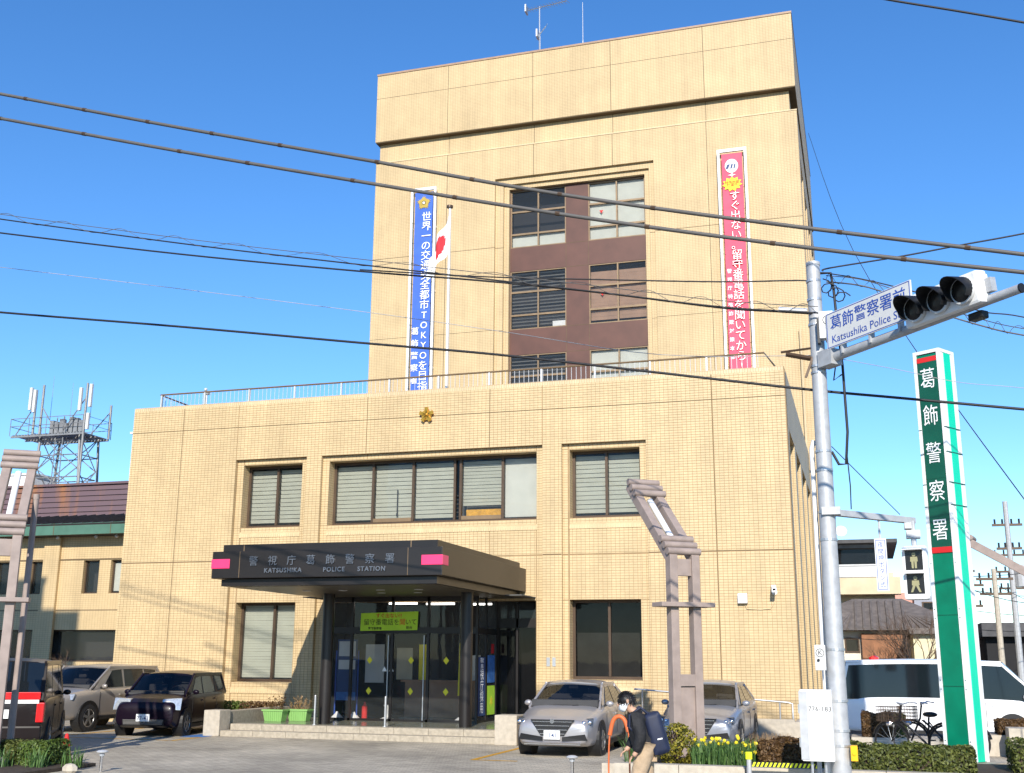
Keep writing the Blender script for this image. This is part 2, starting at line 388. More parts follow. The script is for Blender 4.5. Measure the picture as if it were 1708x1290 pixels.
def tiles(mb, x0, x1, z0, z1, y, holes=(), xs=(), zs=(), pw=0.12, ph=0.072, g=0.0045, t=0.009, jg=0.011):
    """individual wall tiles standing t proud of plane y (facing -Y), open joints at xs and zs"""
    for a, b, c, d in cells(x0, x1, z0, z1, holes, xs, zs):
        if a in xs: a += jg
        if b in xs: b -= jg
        if c in zs: c += jg
        if d in zs: d -= jg
        for i in range(math.floor(a/pw), math.ceil(b/pw)):
            u0, u1 = max(i*pw+g, a+0.002), min((i+1)*pw-g, b-0.002)
            if u1-u0 < 0.018: continue
            for k in range(math.floor(c/ph), math.ceil(d/ph)):
                w0, w1 = max(k*ph+g, c+0.002), min((k+1)*ph-g, d-0.002)
                if w1-w0 < 0.012: continue
                yy = y - t - random.uniform(0, 0.0015)
                n = len(mb.v)
                mb.v += [(u0,y,w0),(u1,y,w0),(u1,y,w1),(u0,y,w1),(u0,yy,w0),(u1,yy,w0),(u1,yy,w1),(u0,yy,w1)]
                mb.f += [(n+4,n+5,n+6,n+7),(n,n+1,n+5,n+4),(n+1,n+2,n+6,n+5),(n+2,n+3,n+7,n+6),(n+3,n,n+4,n+7)]
# ------------------------------------------------------------------ ground
def paver_mat():
    m, N, L, B = nmat('pavers'); B.inputs['Roughness'].default_value = 0.8
    geo = N.new('ShaderNodeNewGeometry'); br = N.new('ShaderNodeTexBrick'); br.offset = 0.5
    br.inputs['Scale'].default_value = 1.0; br.inputs['Brick Width'].default_value = 0.22; br.inputs['Row Height'].default_value = 0.11
    br.inputs['Mortar Size'].default_value = 0.006; br.inputs['Color1'].default_value = (0.48, 0.425, 0.325, 1)
    br.inputs['Color2'].default_value = (0.34, 0.30, 0.235, 1); br.inputs['Mortar'].default_value = (0.16, 0.14, 0.12, 1)
    L.new(geo.outputs['Position'], br.inputs['Vector'])
    nz = N.new('ShaderNodeTexNoise'); nz.inputs['Scale'].default_value = 0.45; nz.inputs['Detail'].default_value = 8
    L.new(geo.outputs['Position'], nz.inputs['Vector'])
    mr = N.new('ShaderNodeMapRange'); mr.inputs['From Min'].default_value = 0.3; mr.inputs['From Max'].default_value = 0.7
    mr.inputs['To Min'].default_value = 0.72; mr.inputs['To Max'].default_value = 1.32; L.new(nz.outputs['Fac'], mr.inputs['Value'])
    vm = N.new('ShaderNodeVectorMath'); vm.operation = 'SCALE'; L.new(br.outputs['Color'], vm.inputs[0]); L.new(mr.outputs['Result'], vm.inputs['Scale'])
    L.new(vm.outputs[0], B.inputs['Base Color'])
    bp = N.new('ShaderNodeBump'); bp.inputs['Strength'].default_value = 0.5; bp.inputs['Distance'].default_value = 0.005
    L.new(br.outputs['Color'], bp.inputs['Height']); L.new(bp.outputs[0], B.inputs['Normal'])
paver_mat()
pm('asphalt', (0.06, 0.06, 0.062), 0.9, var=0.2, scale=6, bump=0.3, bscale=150)
pm('footway', (0.24, 0.235, 0.22), 0.85, var=0.15, scale=2, bump=0.1)
pm('line_yellow', (0.58, 0.30, 0.02), 0.7, var=0.25, scale=8)
pm('line_blue', (0.05, 0.16, 0.42), 0.7, var=0.2, scale=8)
struct('ground', MB().add([(-900,-900,-0.008),(900,-900,-0.008),(900,1600,-0.008),(-900,1600,-0.008)], [(0,1,2,3)]), 'asphalt')
struct('forecourt', MB().add([(-40,-14.4,0),(8,-14.4,0),(8,3.0,0),(-40,3.0,0)], [(0,1,2,3)]), 'pavers')
struct('footway', MB().add([(-60,-19,-0.002),(40,-19,-0.002),(40,-14.4,-0.002),(-60,-14.4,-0.002)], [(0,1,2,3)]), 'footway')
ym = MB()
for a, b, c, d in [(-20.7,-18.6,-5.75,-5.63), (-18.2,-15.4,-6.15,-6.03), (-15.35,-15.23,-6.15,-2.0), (-18.75,-18.63,-5.9,-1.0), (-7.15,-7.03,-8.3,-3.0), (-7.15,-6.2,-8.42,-8.3)]:
    ym.add([(a,c,0.004),(b,c,0.004),(b,d,0.004),(a,d,0.004)], [(0,1,2,3)])
struct('parking_lines', ym, 'line_yellow')
struct('accessible_bay_marking', MB().add([(-15.9,-4.9,0.0045),(-15.25,-4.9,0.0045),(-15.25,-3.2,0.0045),(-15.9,-3.2,0.0045)], [(0,1,2,3)]), 'line_blue')

# ------------------------------------------------------------------ police station: front block
PS = thing('police_station', 'tan tiled police station with black entrance canopy and tall tower block behind', 'police station', (-11.43, 0, 0))
XL, XR, ZT = -21.56, -1.30, 9.62
BAYS = [(-17.78, -15.36, -1, 7.78), (-14.88, -8.02, -1, 7.78), (-7.48, -5.08, -1, 7.78)]
OPEN = {'A': (-17.56, -15.55, 5.70, 7.62), 'B': (-14.67, -8.22, 5.70, 7.62), 'C': (-7.28, -5.28, 5.70, 7.62),
        'D': (-17.54, -15.56, 1.19, 3.49), 'E': (-7.30, -5.32, 1.37, 3.49), 'F': (-14.67, -8.24, -1, 3.47)}
HOLES = list(OPEN.values())
JX = [-19.72, -13.44, -9.60, -3.26]; JZ = [4.705, 8.79]
BD = 0.12
w = MB(); wall(w, XL, XR, 0, ZT-0.13, 0, BD+0.3, BAYS)
for b in BAYS: wall(w, b[0], b[1], 0, b[3], BD, BD+0.5, [h for h in HOLES])
frontwall = part('front_wall', w, 'mortar', PS)
t = MB(); tiles(t, XL, XR, 0.0, ZT-0.13, 0, BAYS, JX, JZ)
for b in BAYS: tiles(t, b[0], b[1], 0.0, b[3], BD, HOLES, JX, JZ)
part('wall_tiles', t, 'tile_piece', PS, kind='stuff')
# tiles on the reveals of bays and openings (thin slabs with their own coursing)
rv = MB()
for b in BAYS:
    rv.box(b[0]-0.0, b[0]+0.008, -0.009, BD, 0, b[3]); rv.box(b[1]-0.008, b[1], -0.009, BD, 0, b[3]); rv.box(b[0], b[1], -0.008, BD, b[3]-0.008, b[3])
for k in 'ABCDE':
    h = OPEN[k]
    rv.box(h[0], h[0]+0.008, BD-0.009, BD+0.34, h[2], h[3]); rv.box(h[1]-0.008, h[1], BD-0.009, BD+0.34, h[2], h[3])
    rv.box(h[0]+0.008, h[1]-0.008, BD-0.008, BD+0.34, h[3]-0.008, h[3])
part('reveal_tiles', rv, 'wall_tile', PS)
# open movement joints
jm = MB()
for x in JX:
    jm.box(x-0.006, x+0.006, -0.0035, 0.02, 0, ZT-0.13) if not any(b[0] < x < b[1] for b in BAYS) else jm.box(x-0.006, x+0.006, -0.0035, 0.02, 7.8, ZT-0.13)
for z in JZ:
    for a, b, c, d in cells(XL, XR, z-0.006, z+0.006, BAYS): jm.box(a, b, -0.0035, 0.02, z-0.006, z+0.006)
part('movement_joint', jm, 'sealant', PS)
# soldier course and rounded coping on the parapet
sc = MB(); n = int((XR-XL)/0.072)
for i in range(n):
    x0 = XL+i*0.072; z0 = ZT-0.13
    sc.add([(x0+.004,-.010,z0),(x0+.068,-.010,z0),(x0+.068,-.010,ZT-.035),(x0+.004,-.010,ZT-.035),(x0+.004,.035,ZT),(x0+.068,.035,ZT),(x0+.004,.4,ZT),(x0+.068,.4,ZT),(x0+.004,.4,z0),(x0+.068,.4,z0)],
           [(0,1,2,3),(3,2,5,4),(4,5,7,6),(1,9,7,5,2),(0,3,4,6,8),(0,8,9,1)])
part('parapet_coping', sc, 'tile_pale', PS, kind='stuff')
part('parapet_core', MB().box(XL+.01, XR-.01, 0.0, 0.38, ZT-0.13, ZT-0.02), 'mortar', PS)
# sloped tiled sills
for k in 'ABCDE':
    h = OPEN[k]; s = MB(); n = int((h[1]-h[0])/0.072)
    for i in range(n+1):
        x0 = h[0]+i*0.072; x1 = min(x0+0.066, h[1])
        if x1-x0 < 0.02: continue
        s.add([(x0,BD+.36,h[2]+.02),(x1,BD+.36,h[2]+.02),(x1,BD+.02,h[2]-.02),(x0,BD+.02,h[2]-.02),(x0,BD-.03,h[2]-.30),(x1,BD-.03,h[2]-.30),(x0,BD+.36,h[2]-.30),(x1,BD+.36,h[2]-.30)],
              [(3,2,1,0),(4,5,2,3),(0,6,4,3),(1,2,5,7),(4,6,7,5)])
    part('window_sill', s, 'tile_piece', PS)
# shell behind: roof, floors, partition
part('roof_slab', MB().box(XL+.02, XR-.7, 0.42, 14.0, 8.95, 9.05), 'interior_mid', PS)
part('inner_partition', MB().box(XL+.1, XR-.7, 1.7, 1.8, 0, 8.94).box(XL+.1, XR-.7, 0.62, 1.7, 4.2, 5.2), 'interior_mid', PS)
# side wall with piers, left side plain
part('left_wall', MB().box(XL, XL+.35, 0.43, 14, 0, ZT-.02), 'wall_tile', PS)
sd = MB(); sd.box(XR-.40, XR-.001, 0.43, 14.0, 8.02, ZT-.02); sd.box(XR-1.0, XR-.62, 0.43, 14.0, 0, 8.02)
part('side_wall', sd, 'wall_tile', PS)
part('side_wall_soffit', MB().box(XR-.62, XR-.40, 0.43, 14.0, 8.3, 8.4), 'interior_dark', PS)
for y in (3.3, 6.55, 9.9, 13.2):
    part('wall_pier', MB().box(XR-.62, XR-.003, y, y+0.85, 0, 8.018), 'wall_tile', PS)
part('wall_pier', MB().box(XR-.62, XR-.003, 0.43, 0.9, 0, 8.018), 'wall_tile', PS)
for y in (1.0, 4.3, 7.5, 10.9):
    for z0, z1 in ((5.7, 7.6), (1.3, 3.4)): part('side_window', MB().box(XR-.63, XR-.60, y+.3, y+1.9, z0, z1), 'dark_glass', PS)

def frame(mb, x0, x1, z0, z1, y, wd=0.06, dp=0.08):
    mb.box(x0, x1, y, y+dp, z0, z0+wd); mb.box(x0, x1, y, y+dp, z1-wd, z1); mb.box(x0, x0+wd, y, y+dp, z0+wd, z1-wd); mb.box(x1-wd, x1, y, y+dp, z0+wd, z1-wd)
def slats(win, x0, x1, z0, z1, y, pitch, mat, gap=0.012, tilt=0.012, drop=0.0):
    n = int((z1-z0)/pitch)
    for i in range(n):
        za = z1-(i+1)*pitch
        j = random.uniform(-0.012, 0.012)
        q = MB().add([(x0, y+tilt, za+gap), (x1, y+tilt, za+gap+j*.4), (x1, y-tilt, za+pitch+j*.4), (x0, y-tilt, za+pitch), (x0, y+tilt+.004, za+gap), (x1, y+tilt+.004, za+gap+j*.4), (x1, y-tilt+.004, za+pitch+j*.4), (x0, y-tilt+.004, za+pitch)],
                     [(0,1,2,3),(7,6,5,4),(0,4,5,1),(1,5,6,2),(2,6,7,3),(3,7,4,0)])
        part('blind_slat', q, mat, win)
YG = BD + 0.34
def annex_window(k, splits, blind):
    h = OPEN[k]; x0, x1, z0, z1 = h[0]+.008, h[1]-.008, h[2]+.02, h[3]-.008
    f = MB(); frame(f, x0, x1, z0, z1, YG, 0.075, 0.1)
    xs = [x0] + splits + [x1]
    for x in splits: f.box(x-.035, x+.035, YG-.01, YG+.09, z0+.076, z1-.076)
    win = part('window', f, 'bronze_frame', PS)
    for i in range(len(xs)-1):
        a, b = xs[i]+.04, xs[i+1]-.04
        part('pane', MB().add([(a,YG+.05,z0+.07),(b,YG+.05,z0+.07),(b,YG+.05,z1-.07),(a,YG+.05,z1-.07)], [(0,1,2,3)]), 'window_glass' if blind[i] else 'dark_glass', win)
        if blind[i] == 'slat': slats(win, a, b, z0+.06, z1-.12, YG+.15, 0.125, 'blind_white', 0.02)
        elif blind[i] == 'slat_up': slats(win, a, b, z0+.42, z1-.12, YG+.15, 0.10, 'blind_white', 0.016)
        elif blind[i] == 'roller': part('roller_blind', MB().box(a, b, YG+.14, YG+.15, z0+.12, z1-.1), 'roller_blind', win)
        elif blind[i] == 'fine': slats(win, a, b, z0+.06, z1-.06, YG+.13, 0.075, 'blind_white', 0.004, 0.006)
    return win
wA = annex_window('A', [-16.55], ['slat', 'slat'])
wB = annex_window('B', [-13.38, -12.10, -10.80, -10.62, -9.34], ['slat', 'slat', 'slat', None, 'slat_up', 'roller'])
wC = annex_window('C', [-6.30], ['slat', 'slat'])
wD = annex_window('D', [-16.42], ['fine', 'fine'])
wE = annex_window('E', [-6.27], [None, None])
part('sash_rail', MB().box(-13.34, -12.14, YG-.012, YG+.04, 5.79, 5.9).box(-10.58, -9.38, YG-.012, YG+.04, 5.79, 5.9), 'bronze_light', wB)
part('crescent_latch', MB().cyl((-12.62, YG+.09, 6.75), (-12.62, YG+.09, 6.05), .018, n=6).cyl((-12.62, YG+.09, 6.05), (-12.62, YG+.09, 5.97), .03, n=6), 'black_plastic', wB)
solo('cardboard_box', MB().box(-10.5, -9.45, YG+.2, YG+.5, 5.8, 6.1), 'line_yellow', 'small orange box behind the glass of the wide upper window', 'box', (-9.97, YG+.35, 5.8))

# gold crest on the parapet
def star(R, r, n=5, ph=math.pi/2): return [((R if i % 2 == 0 else r)*math.cos(ph+math.pi*i/n), (R if i % 2 == 0 else r)*math.sin(ph+math.pi*i/n)) for i in range(2*n)]
crest = MB()
crest.prism(star(.22, .15), (-11.52, -.06, 8.82), (1,0,0), (0,0,1), (0,-.03,0))
for i in range(5):
    a = math.pi/2 + 2*math.pi*i/5
    for da in (-.22, 0, .22):
        c = Vector((-11.52+.14*math.cos(a+da), -.10, 8.82+.14*math.sin(a+da))); d = Vector((math.cos(a+da*.6), 0, math.sin(a+da*.6)))
        crest.obox(c, d*.085, Vector((0,.02,0)), Vector((-d.z,0,d.x))*.018)
crest.ball((-11.52, -.11, 8.82), (.06,.04,.06), 10, 6)
crest.cyl((-11.52,-.06,8.82), (-11.52,0.02,8.82), .05)
part('crest', crest, 'gold', PS, label='gold five-pointed police crest')

# roof railing
rl = MB(); rail_y, rz = 1.0, 10.27
rl.tube([(-21.35, 2.6, rz), (-21.35, rail_y, rz), (-1.88, rail_y, rz), (-1.70, 2.6, rz)], 0.028, 6)
rl.tube([(-21.35, 2.6, 9.2), (-21.35, rail_y, 9.2), (-1.88, rail_y, 9.2), (-1.70, 2.6, 9.2)], 0.016, 6)
railing = part('roof_railing', rl, 'bronze_light', PS)
src = part('railing_post', MB().box(-.025, .025, -.025, .025, 9.05, rz-.02), 'steel_pale', railing, world=False)
L0 = Vector(ROOTLOC[PS.name])
repeat(src, [Vector((-21.30+i*1.62, rail_y, 0))-L0 for i in range(12)], railing)
src = part('baluster', MB().cyl((0,0,9.2), (0,0,rz-.02), .0085, n=5), 'steel_pale', railing, world=False)
repeat(src, [Vector((-21.2+i*0.145, rail_y, 0))-L0 for i in range(133)] + [Vector((-21.35, 1.15+i*.145, 0))-L0 for i in range(9)], railing)
solo('roof_camera', MB().cyl((-20.0,1.6,9.05),(-20.0,1.6,10.35),.03,n=8).box(-20.06,-19.94,1.5,1.7,10.35,10.43).ball((-20.0,1.52,10.49),.06,8,6), 'steel_pale', 'small white camera mast above the left end of the roof railing', 'camera', (-20.0,1.6,9.05))

# ------------------------------------------------------------------ tower block
TX0, TX1, TY = -19.90, -1.02, 14.0
TO = (-13.52, -7.47, 8.0, 22.13); T1 = (-14.11, -7.03, 8.0, 22.60); T2 = (-13.75, -7.26, 8.0, 22.33)
tw = MB()
wall(tw, TX0, TX1, 9.0, 24.06, TY, TY+.15, [T1]); wall(tw, T1[0], T1[1], 9.0, T1[3], TY+.13, TY+.28, [T2]); wall(tw, T2[0], T2[1], 9.0, T2[3], TY+.25, TY+.6, [TO])
tower = part('tower_wall', tw, 'wall_tile', PS)
part('tower_core', MB().box(TX0+.01, TX1-.75, TY+1.3, TY+17, 0.0, 24.0).box(TX0, TX0+.3, TY+.15, TY+1.3, 9, 24), 'wall_tile', PS)
part('tower_ledge', MB().prism([(TY-.02,24.06),(TY-.02,24.10),(TY+.16,24.2),(TY+.16,24.06)], (TX0-.01,0,0), (0,1,0), (0,0,1), (TX1-TX0+.02,0,0)), 'tile_pale', PS)
part('tower_band', MB().box(TX0+.10, TX1-.28, TY+.16, TY+16.6, 24.05, 25.12), 'wall_tile', PS)
part('tower_crown', MB().box(TX0-.02, TX1+.0, TY-.14, TY+17, 25.10, 28.47), 'wall_tile', PS)
part('tower_crown_soffit', MB().box(TX0+.0, TX1-.02, TY-.12, TY+16.9, 25.06, 25.10), 'sealant', PS)
part('tower_coping', MB().box(TX0-.04, TX1+.02, TY-.17, TY+17.1, 28.47, 28.56), 'coping', PS)
tj = MB()
for x in (-16.38, -12.35, -8.80, -4.76):
    tj.box(x-.011, x+.011, TY-.143, TY-.1, 25.1, 28.47); tj.box(x-.011, x+.011, TY+.157, TY+.3, 24.2, 25.1)
    for a, b in (((22.6, 24.06),) if T1[0] < x < T1[1] else ((9, 24.06),)): tj.box(x-.011, x+.011, TY-.004, TY+.1, a, b)
tj.box(TX0-.023, TX1+.003, TY-.144, TY-.1, 27.28, 27.30)
for z in (19.39, 15.62):
    for a, b, c, d in cells(TX0, TX1, z-.009, z+.009, [T1]): tj.box(a, b, TY-.005, TY+.1, z-.009, z+.009)
    tj.box(T1[0], T2[0], TY+.125, TY+.2, z-.009, z+.009); tj.box(T2[1], T1[1], TY+.125, TY+.2, z-.009, z+.009)
part('movement_joint', tj, 'sealant', PS)
# side of tower: recessed bays between piers
part('tower_side_band', MB().box(TX1-.35, TX1-.002, TY+.15, TY+16.8, 22.4, 24.04), 'wall_tile', PS)
for y in (TY+.15, TY+3.4, TY+6.7, TY+10.0, TY+13.3):
    part('wall_pier', MB().box(TX1-.75, TX1-.002, y, y+.85, 0.0, 22.398), 'wall_tile', PS)
part('tower_side_shadow_gap', MB().box(TX1-.74, TX1-.36, TY+.2, TY+16.7, 22.42, 24.0), 'wall_tile', PS)
part('downpipe', MB().cyl((TX1-.35,TY-.12,9),(TX1-.35,TY-.12,14.6),.05,n=8), 'tile_pale', PS)
# brown metal window panels
YP = TY+.42
pn = MB(); wall(pn, TO[0], TO[1], 9.0, TO[3], YP, YP+.12, [(-13.50,-10.99,19.42,22.1),(-9.99,-7.49,19.42,22.1),(-13.50,-10.99,15.68,18.33),(-9.99,-7.49,15.68,18.33),(-13.50,-10.99,11.95,14.55),(-9.99,-7.49,11.95,14.55)])
part('spandrel_panel', pn, 'brown_panel', PS)
pj = MB()
for x in (-10.99, -9.99):
    for a, b in ((18.33, 19.42), (14.55, 15.68)): pj.box(x-.008, x+.008, YP-.004, YP, a, b)
for z in (18.33, 19.42, 14.55, 15.68): pj.box(-10.98, -10.0, YP-.004, YP, z-.008, z+.008)
part('panel_joint', pj, 'sealant', PS)
part('tower_rooms', MB().box(TO[0]-.2, TO[1]+.2, TY+1.2, TY+1.25, 9, 22.5).box(TO[0]-.2, TO[1]+.2, TY+.61, TY+1.2, 18.4, 19.3).box(TO[0]-.2, TO[1]+.2, TY+.61, TY+1.2, 14.7, 15.6).box(TO[0]-.2, TO[1]+.2, TY+.61, TY+1.2, 22.15, 22.3), 'interior_dark', PS)
def tower_window(x0, x1, z0, z1, tr, kind):
    y = YP+.02; f = MB(); frame(f, x0, x1, z0, z1, y, .05, .09); xm = (x0+x1)/2
    f.box(xm-.03, xm+.03, y-.008, y+.08, z0+.05, z1-.05)
    for z in tr:
        f.box(x0+.05, xm-.03, y, y+.08, z-.04, z+.04); f.box(xm+.03, x1-.05, y, y+.08, z-.04, z+.04)
    win = part('window', f, 'bronze_light', PS)
    zs = [z0+.05]+[q for z in tr for q in (z-.04, z+.04)]+[z1-.05]
    for a, b in ((x0+.05, xm-.03), (xm+.03, x1-.05)):
        for i in range(0, len(zs), 2):
            part('pane', MB().add([(a,y+.045,zs[i]),(b,y+.045,zs[i]),(b,y+.045,zs[i+1]),(a,y+.045,zs[i+1])], [(0,1,2,3)]), 'window_glass', win)
        if kind == 'white': part('roller_blind', MB().box(a, b, y+.14, y+.15, z0+.05, z1-.05), 'roller_blind', win)
        elif kind == 'low': part('roller_blind', MB().box(a, b, y+.14, y+.15, z0+.05, z0+.62), 'roller_blind', win)
        elif kind == 'high': part('roller_blind', MB().box(a, b, y+.14, y+.15, z1-.42, z1-.05), 'roller_blind', win)
        elif kind == 'brown': slats(win, a, b, z0+.05, z1-.3, y+.14, .155, 'blind_brown', .01, .01)
        elif kind == 'open': slats(win, a, b, z0+.05, z1-.08, y+.14, .155, 'blind_grey', .115, .02)
    return win
q1 = tower_window(-13.50, -10.99, 19.42, 22.10, (20.05, 21.10), 'low')
q2 = tower_window(-9.99, -7.49, 19.42, 22.10, (20.05, 21.10), 'white')
q3 = tower_window(-13.50, -10.99, 15.68, 18.33, (16.33, 17.37), 'open')
q4 = tower_window(-9.99, -7.49, 15.68, 18.33, (16.33, 17.37), 'brown')
q5 = tower_window(-13.50, -10.99, 11.95, 14.55, (12.6, 13.6), 'open')
q6 = tower_window(-9.99, -7.49, 11.95, 14.55, (12.6, 13.6), 'white')
for q, z in ((q2, 20.72), (q4, 16.98)):
    part('rescue_marker', MB().prism([(-.09,.06),(0,-.08),(.09,.06)], (-9.42, YP+.05, z), (1,0,0), (0,0,1), (0,-.004,0)), 'print_red', q)
part('paper', MB().box(-11.62, -11.06, YP+.10, YP+.105, 15.75, 15.98), 'sign_plate', q3)
# roof aerials
def yagi(org, h, blen, d, nel, label):
    a = thing('roof_aerial', label, 'antenna', org); o = Vector(org); d = Vector(d).normalized(); s = Vector((0,0,1)).cross(d).normalized()
    part('mast', MB().cyl(o, o+Vector((0,0,h)), .045, .03, 6), 'steel', a)
    p = o+Vector((0,0,h-.05)); part('boom', MB().cyl(p-d*blen*.3, p+d*blen*.7, .025, n=5), 'steel', a)
    e = MB()
    for i in range(nel): c = p+d*blen*(-.3+i/(nel-1)); e.cyl(c-s*.22, c+s*.22, .012, n=4)
    e.box(p.x-d.x*blen*.3-.04, p.x-d.x*blen*.3+.04, p.y-.2, p.y+.2, p.z-.2, p.z+.2)
    part('element', e, 'steel', a)
yagi((-13.2, 18, 28.56), 4.9, 2.6, (1,-.5,-.25), 14, 'tall comb aerial on the tower roof, highest of the roof aerials')
yagi((-12.0, 18, 28.56), 1.9, .9, (1,.3,.6), 5, 'short tilted aerial on the tower roof right of the tall comb aerial')
yagi((-12.9, 17, 28.56), 2.8, .8, (.5,.3,.9), 5, 'small upright aerial beside the tall mast on the tower roof')
solo('whip_aerial', MB().cyl((-11.0,18,28.56),(-11.0,18,33.3),.02,.012,5).cyl((-11.0,18,28.56),(-11.0,18,31.2),.03,n=5), 'steel_pale', 'thin white whip aerial standing alone on the tower roof', 'antenna', (-11.0,18,28.56))
# ------------------------------------------------------------------ canopy and entrance
cn = MB(); cn.box(-14.15, -8.71, -6.30, BD-.01, 3.53, 3.69)
canopy = part('canopy', cn, 'canopy_metal', PS)
part('canopy_fascia', MB().box(-14.33, -8.53, -6.47, BD-.012, 3.70, 4.33), 'canopy_metal', canopy, bevel=.012)
part('canopy_top', MB().box(-14.15, -8.71, -6.30, BD-.01, 4.332, 4.50), 'canopy_metal', canopy)
part('soffit_panel', MB().box(-14.0, -8.86, -6.15, BD-.02, 3.522, 3.531), 'canopy_soffit', canopy)
for x in (-13.6, -9.35):
    sj = MB(); sj.box(x-.006, x+.006, -6.475, -6.469, 3.71, 4.32); sj.box(x-.01, x+.01, -6.305, -6.299, 4.34, 4.5)
    part('fascia_joint', sj, 'bronze_light', canopy)
for x0, x1 in ((-14.345, -13.86), (-9.02, -8.515)):
    part('corner_lamp', MB().box(x0, x1, -6.485, -6.10, 3.93, 4.15), 'pink_lamp', canopy, bevel=.008)
for i, ch in enumerate('警視庁葛飾警察署'):
    text_part('letter', ch, 'letter_steel', canopy, (-13.22+i*0.492, -6.49, 4.075), size=.24, bold=.0, extrude=.012)
for i, (wd, x) in enumerate((('KATSUSHIKA', -12.45), ('POLICE', -11.15), ('STATION', -10.22))):
    text_part('letter', wd, 'letter_steel', canopy, (x, -6.49, 3.86), size=.145, bold=.02, extrude=.01, space=1.18)
dl = MB()
for x, y in ((-12.9,-4.4),(-11.9,-4.4),(-10.9,-4.4),(-9.9,-4.4),(-11.4,-3.2),(-10.4,-3.2)): dl.cyl((x,y,3.512),(x,y,3.53),.11,n=14)
part('downlight', dl, 'steel_pale', canopy)
for x in (-12.95, -9.15):
    part('column', MB().cyl((x,-3,.28),(x,-3,3.53),.155,n=24), 'canopy_metal', PS, smooth=True)
# porch floor, steps, end walls
part('porch_floor', MB().box(-15.0, -7.95, -3.7, BD+.6, 0.0, .28), 'polished_floor', PS)
for i in range(8):
    x0 = -15.08+i*0.9; x1 = min(x0+.893, -7.9)
    part('step', MB().box(x0, x1, -4.38, -4.021, 0, .14), 'granite', PS, bevel=.006)
    x0 = -15.02+i*.885
    part('step_edge', MB().box(x0, min(x0+.878, -7.93), -4.02, -3.62, .02, .285), 'granite', PS, bevel=.006)
part('porch_wall', MB().box(-15.55, -15.10, -4.42, -3.9, 0, .62), 'granite_pale', PS, bevel=.02)
part('porch_wall', MB().box(-15.45, -15.15, -3.9, -0.1, 0, .58), 'granite', PS, bevel=.01)
part('porch_wall', MB().box(-7.88, -7.35, -4.6, -4.05, 0, .66), 'granite_pale', PS, bevel=.02)
part('porch_wall', MB().box(-7.80, -7.45, -4.05, -0.05, 0, .60), 'granite', PS, bevel=.01)
# glazed vestibule
GY = -1.3
vf = MB()
for x in (-13.75, -13.05, -11.86, -10.82, -9.62): vf.box(x-.035, x+.035, GY-.04, GY+.04, .28, 3.53)
vf.box(-13.9, -9.45, GY-.05, GY+.05, 2.55, 2.72); vf.box(-13.9, -9.45, GY-.04, GY+.04, 3.4, 3.525); vf.box(-13.9, -9.45, GY-.04, GY+.04, .28, .34)
for y in (-1.3, -.55, .3): vf.box(-9.48, -9.42, y-.035, y+.035, .28, 3.53)
vf.box(-9.482, -9.418, -1.26, .26, 2.55, 2.70); vf.box(-9.482, -9.418, -1.26, .26, .28, .34)
vest = part('vestibule_frame', vf, 'canopy_metal', PS)
for a, b in ((-13.72,-13.08), (-13.02,-11.89), (-11.83,-10.85), (-10.79,-9.65)):
    for c, d in ((.34, 2.55), (2.72, 3.4)):
        part('glass_pane', MB().add([(a,GY,c),(b,GY,c),(b,GY,d),(a,GY,d)], [(0,1,2,3)]), 'window_glass', vest)
for a, b in ((-1.26,-.585), (-.515,.265)):
    part('glass_pane', MB().add([(-9.45,a,.34),(-9.45,b,.34),(-9.45,b,2.55),(-9.45,a,2.55)], [(0,1,2,3)]), 'window_glass', vest)
    part('glass_pane', MB().add([(-9.45,a,2.7),(-9.45,b,2.7),(-9.45,b,3.45),(-9.45,a,3.45)], [(0,1,2,3)]), 'window_glass', vest)
for x in (-11.95, -10.92): part('door_stile', MB().box(x-.012, x+.012, GY-.07, GY-.045, .32, 2.5), 'steel', vest)
stk = MB()
for x in (-12.5, -11.3, -10.3):
    for z in (1.05, 1.85): stk.prism([(-.08,0),(0,-.1),(.08,0),(0,.1)], (x, GY-.012, z), (1,0,0), (0,0,1), (0,-.002,0))
part('door_sticker', stk, 'print_yellow', vest)
tri = MB()
for x in (-12.06, -11.86): tri.prism([(-.07,-.06),(.07,-.06),(0,.07)], (x, GY-.012, 1.62), (1,0,0), (0,0,1), (0,-.002,0))
part('door_sticker', tri, 'print_white', vest)
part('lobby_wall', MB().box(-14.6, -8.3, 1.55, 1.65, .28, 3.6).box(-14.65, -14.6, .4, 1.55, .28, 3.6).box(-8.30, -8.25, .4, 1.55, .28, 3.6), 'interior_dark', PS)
part('lobby_ceiling', MB().box(-14.65, -8.25, -1.2, 1.6, 3.535, 3.56), 'interior_mid', PS)
pm('tube_light', (1.0, 0.97, 0.9), emit=4.0)
for x, y in ((-12.2, .2), (-11.2, .55), (-10.2, .9)):
    solo('tube_lamp', MB().obox((x,y,3.42), (.42,.0,0), (0,.04,0), (0,0,.025)), 'tube_light', {-12.2: 'left lit fluorescent tube', -11.2: 'middle lit fluorescent tube', -10.2: 'right lit fluorescent tube'}[x]+' on the lobby ceiling behind the entrance glass', 'lamp', (x, y, 3.42), group='fluorescent tubes in the lobby')
